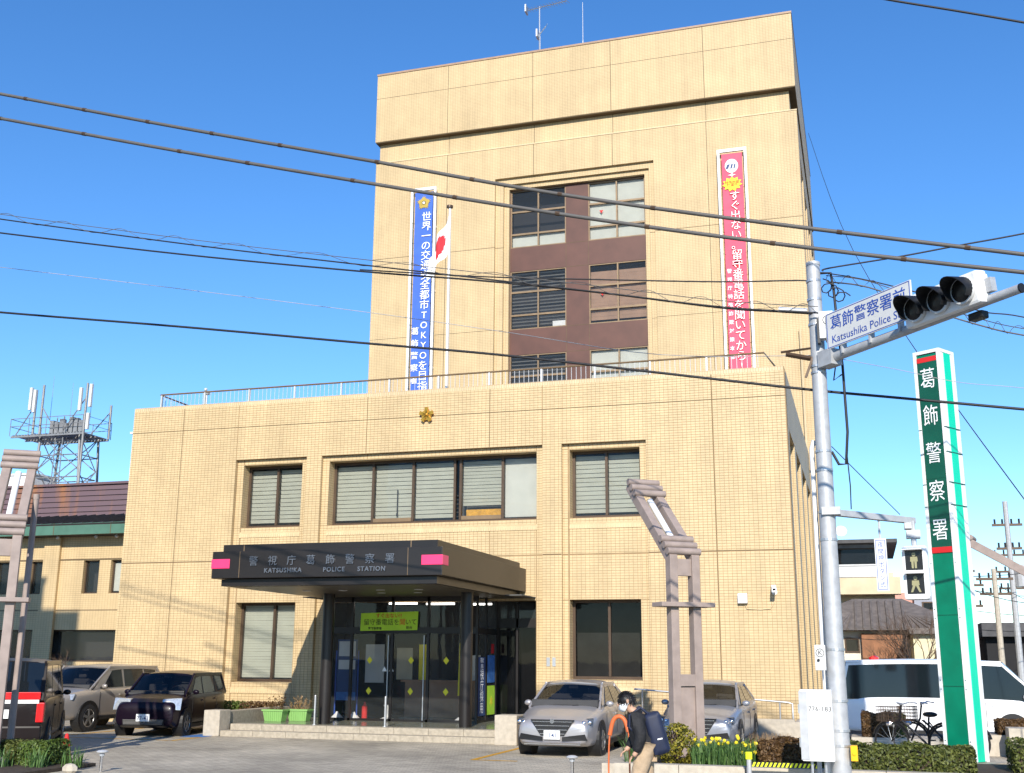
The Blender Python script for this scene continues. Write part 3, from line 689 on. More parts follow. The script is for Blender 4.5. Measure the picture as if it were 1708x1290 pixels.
for i, (x0, x1, z0, z1, mt, lab) in enumerate(((-13.9,-13.3,1.2,2.3,'sign_plate','pale notice sheet on the lobby wall at the far left'), (-12.9,-12.4,1.3,2.2,'stucco_pale_poster','cream poster on the lobby wall behind the left door'), (-12.2,-11.9,1.0,2.3,'print_yellow','narrow yellow poster on the lobby wall behind the doors'), (-10.9,-10.3,1.2,2.0,'sign_plate','grey notice sheet on the lobby wall behind the right door'))):
    if mt == 'stucco_pale_poster' and mt not in MATS: pm(mt, (0.5, 0.47, 0.36), 0.8)
    solo('wall_poster', MB().box(x0, x1, 1.52, 1.54, z0, z1), mt, lab, 'poster', ((x0+x1)/2, 1.53, z0), group='posters on the lobby wall')
solo('reception_counter', MB().box(-12.4,-10.2,1.0,1.4,.28,1.25).box(-12.5,-10.1,.9,1.45,1.25,1.3), 'blind_brown', 'brown reception counter inside the lobby behind the doors', 'counter', (-11.3,1.2,.28))
# recessed side glazing right of the vestibule
rg = MB(); rg.box(-9.4, -8.25, .42, .5, 2.75, 3.0).box(-8.9, -8.84, .42, .5, .28, 3.4).box(-9.4, -8.25, .42, .5, .28, .36)
recess = part('recess_frame', rg, 'canopy_metal', PS)
part('glass_pane', MB().add([(-9.4,.46,.36),(-8.25,.46,.36),(-8.25,.46,2.75),(-9.4,.46,2.75)], [(0,1,2,3)]), 'dark_glass', recess)
part('glass_pane', MB().add([(-9.4,.46,3.0),(-8.25,.46,3.0),(-8.25,.46,3.45),(-9.4,.46,3.45)], [(0,1,2,3)]), 'window_glass', recess)
# notices and things at the entrance
lb = thing('entrance_banner', 'lime green cloth banner with black and red lettering hung over the doors', 'banner', (-11.95, GY-.08, 2.58))
part('cloth', MB().add([(-12.78,GY-.08,2.62),(-11.12,GY-.08,2.64),(-11.10,GY-.08,3.13),(-12.77,GY-.08,3.09),(-12.78,GY-.07,2.62),(-11.12,GY-.07,2.64),(-11.10,GY-.07,3.13),(-12.77,GY-.07,3.09)], [(0,1,2,3),(7,6,5,4),(0,4,5,1),(1,5,6,2),(2,6,7,3),(3,7,4,0)]), 'cloth_lime', lb)
text_part('lettering', 'すぐ出ない!!', 'print_red', lb, (-11.95, GY-.084, 3.015), size=.13, bold=.012, space=1.1)
text_part('lettering', '留守番電話を', 'print_black', lb, (-12.16, GY-.084, 2.84), size=.175, bold=.0)
text_part('lettering', '聞', 'print_red', lb, (-11.55, GY-.084, 2.845), size=.18, bold=.0)
text_part('lettering', 'いて', 'print_black', lb, (-11.30, GY-.084, 2.845), size=.17, bold=.0)
text_part('lettering', '葛飾警察署', 'print_black', lb, (-12.35, GY-.084, 2.68), size=.08, bold=.012)
text_part('lettering', '助台', 'print_black', lb, (-11.35, GY-.084, 2.70), size=.09, bold=.012)
ns = thing('notice_stand', 'blue framed notice stand behind the left glass of the entrance', 'notice stand', (-13.35, -.9, .28))
part('post', MB().cyl((-13.68,-.9,.3),(-13.68,-.9,2.1),.02,n=6).cyl((-13.02,-.9,.3),(-13.02,-.9,2.1),.02,n=6), 'print_blue', ns)
part('board', MB().box(-13.64,-13.06,-.92,-.89,1.0,2.4), 'print_navy', ns)
part('sheet', MB().box(-13.6,-13.1,-.925,-.921,1.95,2.35).box(-13.6,-13.1,-.925,-.921,1.6,1.85), 'sign_plate', ns)
part('blue_strip', MB().box(-13.64,-13.06,-.93,-.921,.78,1.0), 'line_blue', ns)
part('base', MB().lathe((-13.6,-.9,.28), [(.16,0),(.16,.05),(.05,.16),(.03,.2)], 12).lathe((-13.1,-.9,.28), [(.16,0),(.16,.05),(.05,.16),(.03,.2)], 12), 'white_paint', ns)
ff = thing('feather_flag', 'narrow yellow flag standing inside the right door', 'flag', (-10.05, -1.0, .28))
part('flag_pole', MB().cyl((-10.0,-1.0,.3),(-10.0,-1.0,2.45),.015,n=6), 'steel_pale', ff)
part('flag_cloth', MB().add([(-10.08,-1.0,.95),(-9.99,-1.0,.95),(-9.99,-1.0,2.4),(-10.04,-1.0,2.3),(-10.08,-.99,.95),(-9.99,-.99,.95),(-9.99,-.99,2.4),(-10.04,-.99,2.3)], [(0,1,2,3),(7,6,5,4),(0,4,5,1),(1,5,6,2),(2,6,7,3),(3,7,4,0)]), 'print_yellow', ff)
part('foot', MB().lathe((-10.02,-1.0,.28), [(.12,0),(.12,.06),(.03,.12)], 10), 'white_paint', ff)
solo('floor_spotlight', MB().lathe((-12.1,-.95,.28), [(.2,0),(.2,.04),(.05,.1),(.05,.3),(.1,.4)], 12), 'white_paint', 'white round base standing behind the left door glass', 'stand', (-12.1,-.95,.28))
solo('fire_extinguisher', MB().lathe((-12.85,-.75,.28), [(.07,0),(.075,.02),(.075,.34),(.03,.4),(.03,.46)], 12), 'print_red', 'red fire extinguisher on the lobby floor behind the glass', 'extinguisher', (-12.85,-.75,.28))
p1 = thing('recruiting_poster', 'navy recruiting poster with white characters in the side glass', 'poster', (-9.43, -.95, .45))
part('sheet', MB().box(-9.445,-9.435,-1.2,-.62,.45,1.95), 'print_navy', p1)
text_part('lettering', '警\n視\n庁\n採\n用', 'print_white', p1, (-9.43, -.92, 1.2), u=(0,1,0), size=.30, bold=.006, line=.95)
p2 = thing('green_poster', 'pale green poster with dark blobs in the side glass next to the recess', 'poster', (-9.43, -.1, .45))
part('sheet', MB().box(-9.445,-9.435,-.45,.2,.45,1.2), 'cloth_lime', p2)
part('picture', MB().prism(star(.14,.08,6), (-9.433,-.1,.8), (0,1,0), (0,0,1), (.003,0,0)), 'print_yellow', p2)
p3 = thing('blue_poster', 'small blue poster with red tab in the side glass above the green one', 'poster', (-9.43, -.1, 1.25))
part('sheet', MB().box(-9.445,-9.435,-.42,.18,1.28,2.0), 'line_blue', p3)
part('tab', MB().box(-9.445,-9.432,-.1,.1,2.05,2.3), 'print_red', p3)
for i, x in enumerate((-12.84, -10.95)):
    solo('guide_post', MB().cyl((x,-3.75,.28),(x,-3.75,.98),.025,n=10).cyl((x,-3.75,.28),(x,-3.75,.30),.06,n=10).ball((x,-3.75,.98),.027,8,6), 'steel', ('left' if i == 0 else 'right')+' of two steel guide posts on the top step', 'post', (x,-3.75,.28), group='steel guide posts at the entrance steps', smooth=True)
pm('planter_green', (0.22, 0.42, 0.13), 0.5, var=0.06)
for i, (x, y) in enumerate(((-14.55, -2.6), (-14.05, -2.2))):
    pb = thing('plant_box', ('left' if i == 0 else 'right')+' light green plastic plant box with dry shoots on the porch', 'plant box', (x, y, .28), group='green plant boxes on the porch')
    part('box', MB().add([(x-.24,y-.13,.28),(x+.24,y-.13,.28),(x+.24,y+.13,.28),(x-.24,y+.13,.28),(x-.29,y-.17,.56),(x+.29,y-.17,.56),(x+.29,y+.17,.56),(x-.29,y+.17,.56)], [(0,3,2,1),(4,5,6,7),(0,1,5,4),(1,2,6,5),(2,3,7,6),(3,0,4,7)]), 'planter_green', pb, bevel=.01)
    part('rim', MB().box(x-.31,x+.31,y-.19,y+.19,.545,.585), 'planter_green', pb)
    rb = MB()
    for k in range(9): rb.obox((x-.22+k*.055, y-.155, .42), (.006,0,0), (0,.012,.0), (.0,-.02,.12))
    part('rib', rb, 'planter_green', pb)
    sh = MB()
    for k in range(60):
        a = Vector((x+random.uniform(-.25,.25), y+random.uniform(-.14,.14), .58)); b = a+Vector((random.gauss(0,.07),random.gauss(0,.07),random.uniform(.1,.34)))
        sh.cyl(a, b, .005, .002, 3, False); sh.leaf(b, .03); sh.leaf(a.lerp(b,.6), .03)
    part('shoots', sh, 'dry_grass' if i else 'leaf_brown', pb, kind='stuff')
# planting strip under the left window
lf = MB()
for k in range(2600):
    x = random.uniform(-17.6, -15.65); y = random.uniform(-1.0, -.15); z = .05+random.random()**.5*.5
    lf.leaf((x, y, z), .035)
for nm, x0, x1, mt, lab in (('low_shrub', -17.6, -16.6, 'leaf_green', 'dark green low shrub under the left ground-floor window'), ('low_shrub', -16.6, -15.6, 'leaf_brown', 'reddish brown low shrub under the window beside the porch')):
    lf = MB()
    for k in range(1500): lf.leaf((random.uniform(x0, x1), random.uniform(-1.0,-.15), .08+random.random()**.6*.6), .04)
    r = thing(nm, lab, 'shrub', ((x0+x1)/2, -.6, 0)); part('foliage', lf, mt, r, kind='stuff')
    st = MB()
    for k in range(14): st.cyl((random.uniform(x0+.1,x1-.1), random.uniform(-.9,-.25), 0), (random.uniform(x0+.1,x1-.1), random.uniform(-.9,-.25), .5), .01, .005, 4)
    part('stem', st, 'bark', r)

# ------------------------------------------------------------------ things fixed to the front
wb = thing('wall_box', 'white electrical box on the tiled wall beside the security camera', 'box', (-2.63, -.02, 3.35))
part('case', MB().box(-2.76,-2.52,-.14,-.012,3.34,3.59), 'white_paint', wb, bevel=.012)
part('conduit', MB().tube([(-2.6,-.03,3.34),(-2.55,-.03,3.2),(-2.2,-.03,3.18),(-1.95,-.03,3.2),(-1.85,-.03,3.35),(-1.83,-.03,3.6)], .010, 6), 'tile_pale', wb)
sc_ = thing('security_camera', 'white bullet security camera under the corner of the front wall', 'camera', (-1.83, -.02, 3.6))
part('bracket', MB().cyl((-1.83,-.01,3.62),(-1.83,-.14,3.66),.035,n=10).cyl((-1.83,-.012,3.62),(-1.83,-.03,3.62),.07,n=14), 'white_paint', sc_)
part('housing', MB().obox((-1.83,-.24,3.70), (.06,0,0), (.02,-.17,-.05), (0,.02,.055)), 'white_paint', sc_, bevel=.012)
part('lens', MB().cyl((-1.81,-.40,3.655),(-1.809,-.418,3.65),.04,n=12), 'black_plastic', sc_)
for i, x in enumerate((-7.86, -7.70)):
    solo('wall_plate', MB().box(x-.045,x+.045,-.025,-.005,1.72,1.95), 'steel', ('left' if i == 0 else 'right')+' of two small steel plates on the pier beside the dark window', 'plate', (x,-.02,1.83), group='small plates on the pier')
hr = thing('ramp_handrail', 'grey steel handrail running along the right ground-floor wall', 'handrail', (-3.3, -1.2, 0))
part('rail', MB().tube([(-5.3,-1.2,1.19),(-5.2,-1.2,1.19),(-1.55,-1.2,.93),(-1.45,-1.2,.9),(-1.45,-1.2,.55)], .022, 8), 'steel', hr, smooth=60)
for x, z in ((-5.1,1.16), (-4.0,1.08), (-2.8,1.0), (-1.75,.92)): part('post', MB().cyl((x,-1.2,0),(x,-1.2,z),.018,n=8), 'steel', hr)
solo('ramp_wall', MB().box(-5.3,-1.4,-1.5,-1.3,0,.55).box(-1.4,-1.2,-1.5,-.1,0,.5), 'granite_pale', 'low pale concrete wall of the ramp behind the parked sedans', 'wall', (-3.3,-1.4,0))

# ------------------------------------------------------------------ banners, flag
def vbanner(name, label, x0, x1, xc0, xc1, ztop, zbot, cloth, fr_mat, Y):
    b = thing(name, label, 'banner', ((x0+x1)/2, Y, zbot))
    f = MB(); f.box(x0, x0+.10, Y, Y+.1, zbot, ztop); f.box(x1-.10, x1, Y, Y+.1, zbot, ztop); f.box(x0+.1, x1-.1, Y, Y+.1, ztop-.13, ztop)
    for z in (zbot+1.5, zbot+5, zbot+8): f.box(x0+.02, x0+.07, Y+.1, TY+.01, z, z+.06); f.box(x1-.07, x1-.02, Y+.1, TY+.01, z, z+.06)
    part('banner_frame', f, fr_mat, b)
    n = 26; vs = []; fs = []
    for i in range(n+1):
        z = zbot+.1+(ztop-.32-zbot)*i/n
        for k, xx in enumerate((xc0, (xc0*2+xc1)/3, (xc0+2*xc1)/3, xc1)):
            vs.append((xx, Y+.02+.012*math.sin(i*.9+k*1.3), z))
    m = len(vs); vs += [(x, y+.006, z) for x, y, z in vs]
    for i in range(n):
        for k in range(3):
            a = i*4+k; fs += [(a, a+1, a+5, a+4), (m+a+4, m+a+5, m+a+1, m+a)]
    part('cloth', MB().add(vs, fs), cloth, b, smooth=True)
    tie = MB()
    for z in [zbot+.6+i*.95 for i in range(9)]: tie.cyl((x0+.05,Y+.0,z+.05),(xc0+.02,Y+.01,z),.008,n=4).cyl((x1-.05,Y+.0,z+.05),(xc1-.02,Y+.01,z),.008,n=4)
    part('tie', tie, 'black_plastic', b)
    return b
BY = TY-.28
bb = vbanner('blue_banner', 'tall blue vertical banner with white characters and gold crest on the tower', -18.0, -16.80, -17.80, -16.95, 22.49, 12.6, 'cloth_blue', 'white_paint', BY)
for i, ch in enumerate('世界一の交通安全都市TOKYOを目指して'):
    text_part('lettering', ch, 'print_white', bb, (-17.22, BY-.012, 21.05-i*.458), size=.47 if ord(ch) > 255 else .42, bold=.004)
for i, ch in enumerate('葛飾警察署'):
    text_part('lettering', ch, 'print_white', bb, (-17.62, BY-.012, 15.75-i*.55), size=.36, bold=.006)
pst = MB()
pst.prism(star(.30, .22), (-17.37, BY-.005, 21.75), (1,0,0), (0,0,1), (0,-.006,0))
for i in range(25):
    a = math.pi/2+2*math.pi*i/25; R = .30+.06*math.cos(5*(a-math.pi/2))
    pst.prism([(-.02,0),(.02,0),(.008,R),(-.008,R)], (-17.37, BY-.012, 21.75), (math.sin(a),0,-math.cos(a)), (math.cos(a),0,math.sin(a)), (0,-.004,0))
part('printed_crest', pst, 'gold_print', bb)
part('printed_crest_centre', MB().prism([(.06*math.cos(i*.63),.06*math.sin(i*.63)) for i in range(10)], (-17.37,BY-.018,21.75), (1,0,0), (0,0,1), (0,-.003,0)), 'print_white', bb)
pk = vbanner('pink_banner', 'tall pink vertical banner with white characters at the right of the tower', -4.32, -3.12, -4.14, -3.30, 22.57, 12.6, 'cloth_pink', 'white_paint', BY)
for i, ch in enumerate('すぐ出ない。留守番電話を聞いてから!'):
    for sz, bd, mt, dy in ((.54, .03, 'print_red', 0), (.54, .0, 'print_white', -.004)):
        text_part('lettering', ch, mt, pk, (-3.66, BY-.012+dy, 20.42-i*.425), size=sz*.84, bold=bd)
for i, ch in enumerate('警視庁特殊詐欺対策本部'):
    text_part('lettering', ch, 'print_white', pk, (-4.0, BY-.012, 17.2-i*.36), size=.2, bold=.012)
part('burst', MB().prism(star(.42,.30,11), (-3.74,BY-.008,20.98), (1,0,0), (0,0,.8), (0,-.006,0)), 'print_yellow', pk)
text_part('lettering', '特殊詐欺\n撲滅中', 'print_red', pk, (-3.74, BY-.018, 20.98), size=.15, bold=.012, line=.8)
part('printed_badge', MB().prism([(.27*math.cos(i*.3142),.31*math.sin(i*.3142)) for i in range(20)], (-3.74,BY-.008,21.78), (1,0,0), (0,0,1), (0,-.006,0)), 'print_white', pk)
bd_ = MB()
for dx, mtw in ((-.16,.09), (0,.06), (.12,.05)): bd_.prism([(-mtw,-.14),(mtw*.2,-.14),(mtw*1.2,.06),(-mtw*.1,.06)], (-3.74+dx,BY-.016,21.80), (1,0,0), (0,0,1), (0,-.003,0))
part('printed_stripe', bd_, 'print_navy', pk)
part('printed_leaf', MB().prism(star(.17,.07,4), (-3.74,BY-.010,21.38), (1,0,0), (0,0,.7), (0,-.004,0)), 'sign_plate', pk)

fp = thing('flagpole', 'white flagpole on the roof above the gold crest, left of the tower windows', 'flagpole', (-11.52, 1.5, 9.05))
part('pole', MB().cyl((-11.52,1.5,9.05),(-11.52,1.5,15.95),.045,.032,10), 'white_paint', fp, smooth=True)
part('finial', MB().cyl((-11.52,1.5,15.93),(-11.52,1.5,16.0),.10,n=14), 'bronze_frame', fp)
part('halyard', MB().cyl((-11.44,1.48,9.4),(-11.47,1.48,15.9),.006,n=4), 'cable_white', fp)
# drooping flag: a cloth with red disc
def flag():
    nu, nv = 22, 18; vs = []; fsw = []; fsr = []
    def P(u, v):   # u away from the pole (0..1), v down (0..1)
        x = -11.55 - .84*u*(0.74+.26*v)*(1-.18*u*v) + .03*math.sin(9*u)
        y = 1.46 + .12*math.sin(10*u+1.2*v)*min(1,u*3) + .08*u
        z = 15.66 - 1.30*v - 1.30*u*(1-.38*v) - .08*u*u
        return (x, y, z)
    for j in range(nv+1):
        for i in range(nu+1): vs.append(P(i/nu, j/nv))
    for j in range(nv):
        for i in range(nu):
            a = j*(nu+1)+i; q = (a, a+1, a+nu+2, a+nu+1)
            u, v = (i+.5)/nu, (j+.5)/nv
            (fsr if ((u-.42)*1.3)**2+(v-.5)**2 < .31**2 else fsw).append(q)
    t = thing('national_flag', 'white flag with a red disc hanging limp from the roof flagpole', 'flag', (-11.55, 1.46, 14.2))
    part('white_field', MB().add(vs, fsw), 'cloth_white', t, smooth=80)
    part('red_disc', MB().add(vs, fsr), 'cloth_red', t, smooth=80)
flag()
# ------------------------------------------------------------------ left wing and what stands behind it
pm('roof_dark', (0.035, 0.030, 0.030), 0.6, var=0.2, scale=2)
pm('fascia_green', (0.07, 0.16, 0.115), 0.5, var=0.12)
def rusty():
    m, N, L, B = nmat('siding_purple'); B.inputs['Roughness'].default_value = 0.65
    geo = N.new('ShaderNodeNewGeometry'); mp = N.new('ShaderNodeMapping'); mp.inputs['Scale'].default_value = (1.6, 0.2, 0.25); L.new(geo.outputs['Position'], mp.inputs['Vector'])
    nz = N.new('ShaderNodeTexNoise'); nz.inputs['Scale'].default_value = 1.0; nz.inputs['Detail'].default_value = 7; L.new(mp.outputs[0], nz.inputs['Vector'])
    cr = N.new('ShaderNodeValToRGB'); cr.color_ramp.elements[0].position = 0.50; cr.color_ramp.elements[0].color = (0.12, 0.075, 0.085, 1)
    cr.color_ramp.elements[1].position = 0.72; cr.color_ramp.elements[1].color = (0.26, 0.11, 0.045, 1); L.new(nz.outputs['Fac'], cr.inputs[0]); L.new(cr.outputs[0], B.inputs['Base Color'])
rusty()
pm('rust_streak', (0.20, 0.09, 0.035), 0.8, var=0.3, scale=6)
pm('stucco_cream_block', (0.5, 0.45, 0.36), 0.9)
WY = 6.0
wg = thing('station_wing', 'lower tan tiled wing with green eaves at the left of the station', 'building', (-30, WY, 0))
wh = [(-27.6, -26.9, 4.17, 5.4), (-26.4, -25.75, 4.17, 5.4), (-30.0, -29.3, 4.17, 5.4), (-31.6, -30.9, 4.17, 5.4), (-33.4, -32.7, 4.17, 5.4), (-31.9, -29.6, 1.7, 2.85), (-28.9, -25.6, 1.7, 2.85), (-36.0, -33.6, 1.7, 2.85)]
ww = MB(); wall(ww, -40, -21.6, 0, 6.33, WY, WY+.3, wh); part('wall', ww, 'wall_tile', wg)
for x in (-29.0, -32.2, -35.4): part('pilaster', MB().box(x-.35, x+.35, WY-.12, WY, 0, 6.29), 'wall_tile', wg)
part('string_course', MB().box(-40, -21.6, WY-.004, WY+.1, 3.55, 3.58).box(-40, -21.6, WY-.02, WY+.1, 5.42, 5.46), 'sealant', wg)
for h in wh:
    f = MB(); frame(f, h[0], h[1], h[2], h[3], WY+.14, .05, .06); win = part('window', f, 'bronze_frame', wg)
    part('pane', MB().add([(h[0],WY+.18,h[2]),(h[1],WY+.18,h[2]),(h[1],WY+.18,h[3]),(h[0],WY+.18,h[3])], [(0,1,2,3)]), 'window_glass', win)
    if h[1]-h[0] < 1 and h[0] > -27: part('blind', MB().box(h[0]+.05, h[1]-.05, WY+.22, WY+.23, h[2]+.1, h[3]-.1), 'roller_blind', win)
part('inner_partition', MB().box(-40, -21.7, WY+.8, WY+.9, 0, 6.05).box(-40,-21.7,WY+.3,WY+.8,3.3,3.8), 'interior_dark', wg)
part('eaves_fascia', MB().box(-40.5, -21.7, WY-.75, WY-.70, 6.30, 6.72), 'fascia_green', wg)
fj = MB()
for x in (-38.5,-36,-33.5,-31,-28.5,-26): fj.box(x-.012, x+.012, WY-.757, WY-.75, 6.30, 6.72)
part('fascia_joint', fj, 'sealant', wg, kind='stuff')
part('eaves_soffit', MB().box(-40.5, -21.7, WY-.70, WY+.05, 6.30, 6.36), 'roof_dark', wg)
rf = MB().prism([(WY-.78,6.70),(WY+2.9,7.50),(WY+2.9,7.35),(WY-.70,6.55)], (-40.5,0,0), (0,1,0), (0,0,1), (18.8,0,0))
roof = part('roof', rf, 'roof_dark', wg)
for i in range(42):
    x = -40.3+i*.45
    part('roof_batten', MB().beam((x,WY-.76,6.735),(x,WY+2.9,7.53),.035,.045), 'roof_dark', roof)
part('dormer', MB().add([(-27.6,WY+2.0,7.2),(-25.0,WY+2.0,7.2),(-25.0,WY+4,7.2),(-27.6,WY+4,7.2),(-27.0,WY+2.4,8.2),(-25.0,WY+2.4,8.2),(-25.0,WY+3.6,8.2),(-27.0,WY+3.6,8.2)], [(0,3,2,1),(4,5,6,7),(0,1,5,4),(1,2,6,5),(2,3,7,6),(3,0,4,7)]).box(-27.15,-25,WY+2.3,WY+3.7,8.2,8.3), 'roof_dark', wg)
for i, x in enumerate((-31.0, -28.6, -26.9, -26.0)):
    part('eaves_lamp', MB().ball((x,WY-.35,6.24),.07,8,6), 'steel_pale', wg)
bk = thing('rear_building', 'purple brown building with rust streaked horizontal siding behind the left wing', 'building', (-42, 18, 0))
part('core', MB().box(-56, -27, 18.05, 34, 0, 10.35), 'siding_purple', bk)
for i in range(14):
    z = 6.6+i*.27
    part('siding_board', MB().prism([(18.05,z),(17.96,z),(18.02,z+.262),(18.05,z+.262)], (-56,0,0), (0,1,0), (0,0,1), (29,0,0)), 'siding_purple', bk)
part('coping', MB().box(-56.1, -26.9, 17.9, 34.1, 10.38, 10.5), 'siding_purple', bk)
solo('roof_tank', MB().box(-48.0,-45.6,24,26,10.5,12.2).box(-48.1,-45.5,23.9,26.1,12.2,12.3), 'white_paint', 'white roof plant box behind the left lamp arch', 'roof box', (-46,25.5,10.5))
solo('roof_cabinet', MB().box(-36.9,-35.6,21,22,10.5,13.6).box(-37,-35.5,20.9,22.1,13.6,13.7), 'white_paint', 'pale cabinet on the rear roof next to the station corner', 'roof box', (-36.2,21.5,10.5))
pm('tower_steel', (0.24, 0.245, 0.25), 0.55, metal=0.3, var=0.15)
# steel aerial tower
at = thing('aerial_tower', 'steel lattice aerial tower with panel antennas on the rear building roof', 'tower', (-43.5, 25, 10.5))
bx0, bx1, by0, by1 = -45.0, -42.3, 23.5, 25.2; tz = 14.35
legs = [(bx0,by0),(bx1,by0),(bx1,by1),(bx0,by1)]
for x, y in legs: part('leg', MB().cyl((x+(-.25 if x < -43 else .25),y,10.5),(x,y,tz),.075,n=8), 'tower_steel', at)
br = MB()
for i in range(4):
    a, b = legs[i], legs[(i+1) % 4]
    for z in (11.9, 13.2): br.cyl((*a,z),(*b,z),.035,n=5)
    br.cyl((*a,10.6),(*b,12.4),.032,n=5); br.cyl((*b,10.6),(*a,12.4),.032,n=5); br.cyl((*a,12.4),(*b,tz),.032,n=5); br.cyl((*b,12.4),(*a,tz),.032,n=5)
part('brace', br, 'tower_steel', at, kind='stuff')
pf_ = MB()
for i in range(23): pf_.box(-46.6+i*.21, -46.6+i*.21+.09, 23.0, 25.4, tz, tz+.06)
for y in (23.0, 24.2, 25.35): pf_.box(-46.7, -41.75, y, y+.08, tz-.1, tz)
part('platform', pf_, 'tower_steel', at, kind='stuff')
pr_ = MB()
for z in (tz+.55, tz+1.0): pr_.tube([(-46.7,22.9,z),(-41.7,22.9,z),(-41.7,25.5,z),(-46.7,25.5,z),(-46.7,22.9,z)], .022, 5)
for x in (-46.7,-45.4,-44.2,-43.0,-41.7):
    for y in (22.9, 25.5): pr_.cyl((x,y,tz),(x,y,tz+1.0),.022,n=5)
part('guard_rail', pr_, 'tower_steel', at, kind='stuff')
part('ladder', MB().cyl((-43.7,23.2,10.5),(-43.7,23.2,tz+1),.03,n=5).cyl((-43.2,23.2,10.5),(-43.2,23.2,tz+1),.03,n=5).add([], []), 'tower_steel', at)
rg_ = MB()
for i in range(14): rg_.cyl((-43.7,23.2,10.7+i*.28),(-43.2,23.2,10.7+i*.28),.015,n=4)
part('rung', rg_, 'tower_steel', at, kind='stuff')
for x, y, h0, h1 in ((-45.35,23.2,tz,17.1), (-44.7,23.0,tz,17.3), (-41.6,22.9,10.5,17.2), (-41.7,25.3,tz,16.4)):
    part('mast', MB().cyl((x,y,h0),(x,y,h1),.07,n=8), 'tower_steel', at)
for x, y, z in ((-45.55,23.0,15.9), (-45.1,22.8,15.7), (-41.85,22.7,15.6), (-41.25,22.8,15.8), (-41.3,22.8,14.5)):
    part('panel_antenna', MB().box(x-.085,x+.085,y-.08,y+.08,z-.05,z+1.3 if z > 15 else z+.9), 'sign_plate', at, bevel=.02)
stt = MB()
for a, b in (((-46.6,23.2,tz),(-45.35,23.2,16.2)), ((-43.6,23.2,tz),(-44.7,23.0,16.0)), ((-43.2,23.0,tz),(-41.6,22.9,16.4)), ((-43,25,tz),(-41.7,25.3,16.0))): stt.cyl(a, b, .035, n=5)
part('stay', stt, 'tower_steel', at, kind='stuff')
for i in range(7): part('radio_unit', MB().box(-44.2+i*.33,-43.95+i*.33,23.2,23.5,tz+.1,tz+.75+random.uniform(-.2,.25)), 'tower_steel', at)
for i in range(3): part('spike', MB().cyl((-44.9+i*1.4,24,tz+1),(-44.9+i*1.4,24,17.6+.5*(i == 0)),.018,.01,4), 'tower_steel', at)

nb_ = thing('added_shade_block', 'unseen tall block added beyond the left edge to cast a shadow on the wing', 'building', (-27, -19, 0))  # out-of-view block, added and stepped only to shade the wing
part('wall', MB().box(-31, -24.3, -22, -16, 0, 16.2).box(-24.3, -22.7, -22, -16, 0, 15.2), 'stucco_cream_block', nb_)
part('parapet', MB().box(-31.1, -24.25, -22.1, -15.9, 16.2, 16.35), 'coping', nb_)
for i in range(4):
    for x in (-30, -27.8, -25.6): part('window', MB().box(x, x+1.3, -15.99, -15.95, 2+3.6*i, 3.6+3.6*i), 'dark_glass', nb_)
# ------------------------------------------------------------------ houses and poles at the right
pm('stucco_cream', (0.62, 0.52, 0.36), 0.9, var=0.1, scale=1.5)
pm('stucco_pale', (0.66, 0.62, 0.53), 0.9, var=0.1, scale=1.5)
pm('stucco_pink', (0.55, 0.30, 0.25), 0.9, var=0.1)
pm('stucco_blue', (0.30, 0.32, 0.38), 0.9, var=0.1)
pm('stucco_yellow', (0.66, 0.60, 0.40), 0.9, var=0.08)
pm('wood_orange', (0.26, 0.12, 0.06), 0.7, var=0.2, scale=4)
pm('roof_tile', (0.15, 0.13, 0.12), 0.7, var=0.25, scale=3)
pm('roof_slate', (0.07, 0.07, 0.075), 0.7, var=0.25, scale=3)
def house_windows(h, rects, y, glass='dark_glass', fr='bronze_frame'):
    for a, b, c, d in rects:
        f = MB(); frame(f, a, b, c, d, y-.05, .07, .08); win = part('window', f, fr, h)
        part('pane', MB().box(a+.07, b-.07, y-.02, y-.01, c+.07, d-.07), glass, win)
ap = thing('apartment_house', 'cream stucco apartment house with brown shuttered window behind the signal pole', 'house', (-1, 38, 0))
part('wall', MB().box(-6, 2.0, 35, 45, 0, 6.6), 'stucco_cream', ap)
part('balcony', MB().box(-6, 2.3, 33.9, 35, 5.4, 6.3), 'stucco_cream', ap)
part('balcony_rail', MB().box(-1.6, 1.5, 33.85, 33.9, 6.3, 6.9).box(-1.6,1.5,33.8,33.95,6.9,6.98), 'steel_pale', ap)
part('roof', MB().box(-6.3, 2.3, 34.6, 45.3, 8.2, 8.4), 'roof_slate', ap)
part('upper_wall', MB().box(-6, 1.5, 35.5, 45, 6.6, 8.2), 'stucco_blue', ap)
house_windows(ap, [(0.2, 2.0-.1, 3.6, 5.2)], 35, 'brown_panel')
house_windows(ap, [(-1.2, 1.2, 6.8, 8.0)], 35.5)
part('dish', MB().lathe((-.6,35.4,8.9), [(.02,0),(.2,.05),(.32,.14)], 12, (0,-1,.4)), 'white_paint', ap)
th = thing('tiled_house', 'pale house with grey tiled hip roof and orange wooden bay behind the white van', 'house', (2, 30, 0))
part('wall', MB().box(-3, 4.8, 28, 34, 0, 3.5), 'stucco_pale', th)
rfm = MB().add([(-3.8,27.2,3.35),(5.4,27.2,3.35),(5.4,34.8,3.35),(-3.8,34.8,3.35),(-.2,31,5.0),(2.2,31,5.0)], [(0,1,5,4),(1,2,5),(2,3,4,5),(3,0,4),(3,2,1,0)])
hr_ = part('roof', rfm, 'roof_tile', th)
rr = MB()
for i in range(24):
    x = -3.4+i*.37; t_ = min(1.0, max(0.15, 1-abs(x-1.0)/4.6*.0)); xt = max(-.2, min(2.2, x)); k = 1.0
    rr.cyl((x,27.2,3.40),(x*(1-.9)+.9*xt if (x < -.2 or x > 2.2) else x, 27.2+3.8*.9 if -.2 < x < 2.2 else 27.2+3.8*.55, 3.4+1.65*(.9 if -.2 < x < 2.2 else .5)), .06, n=5)
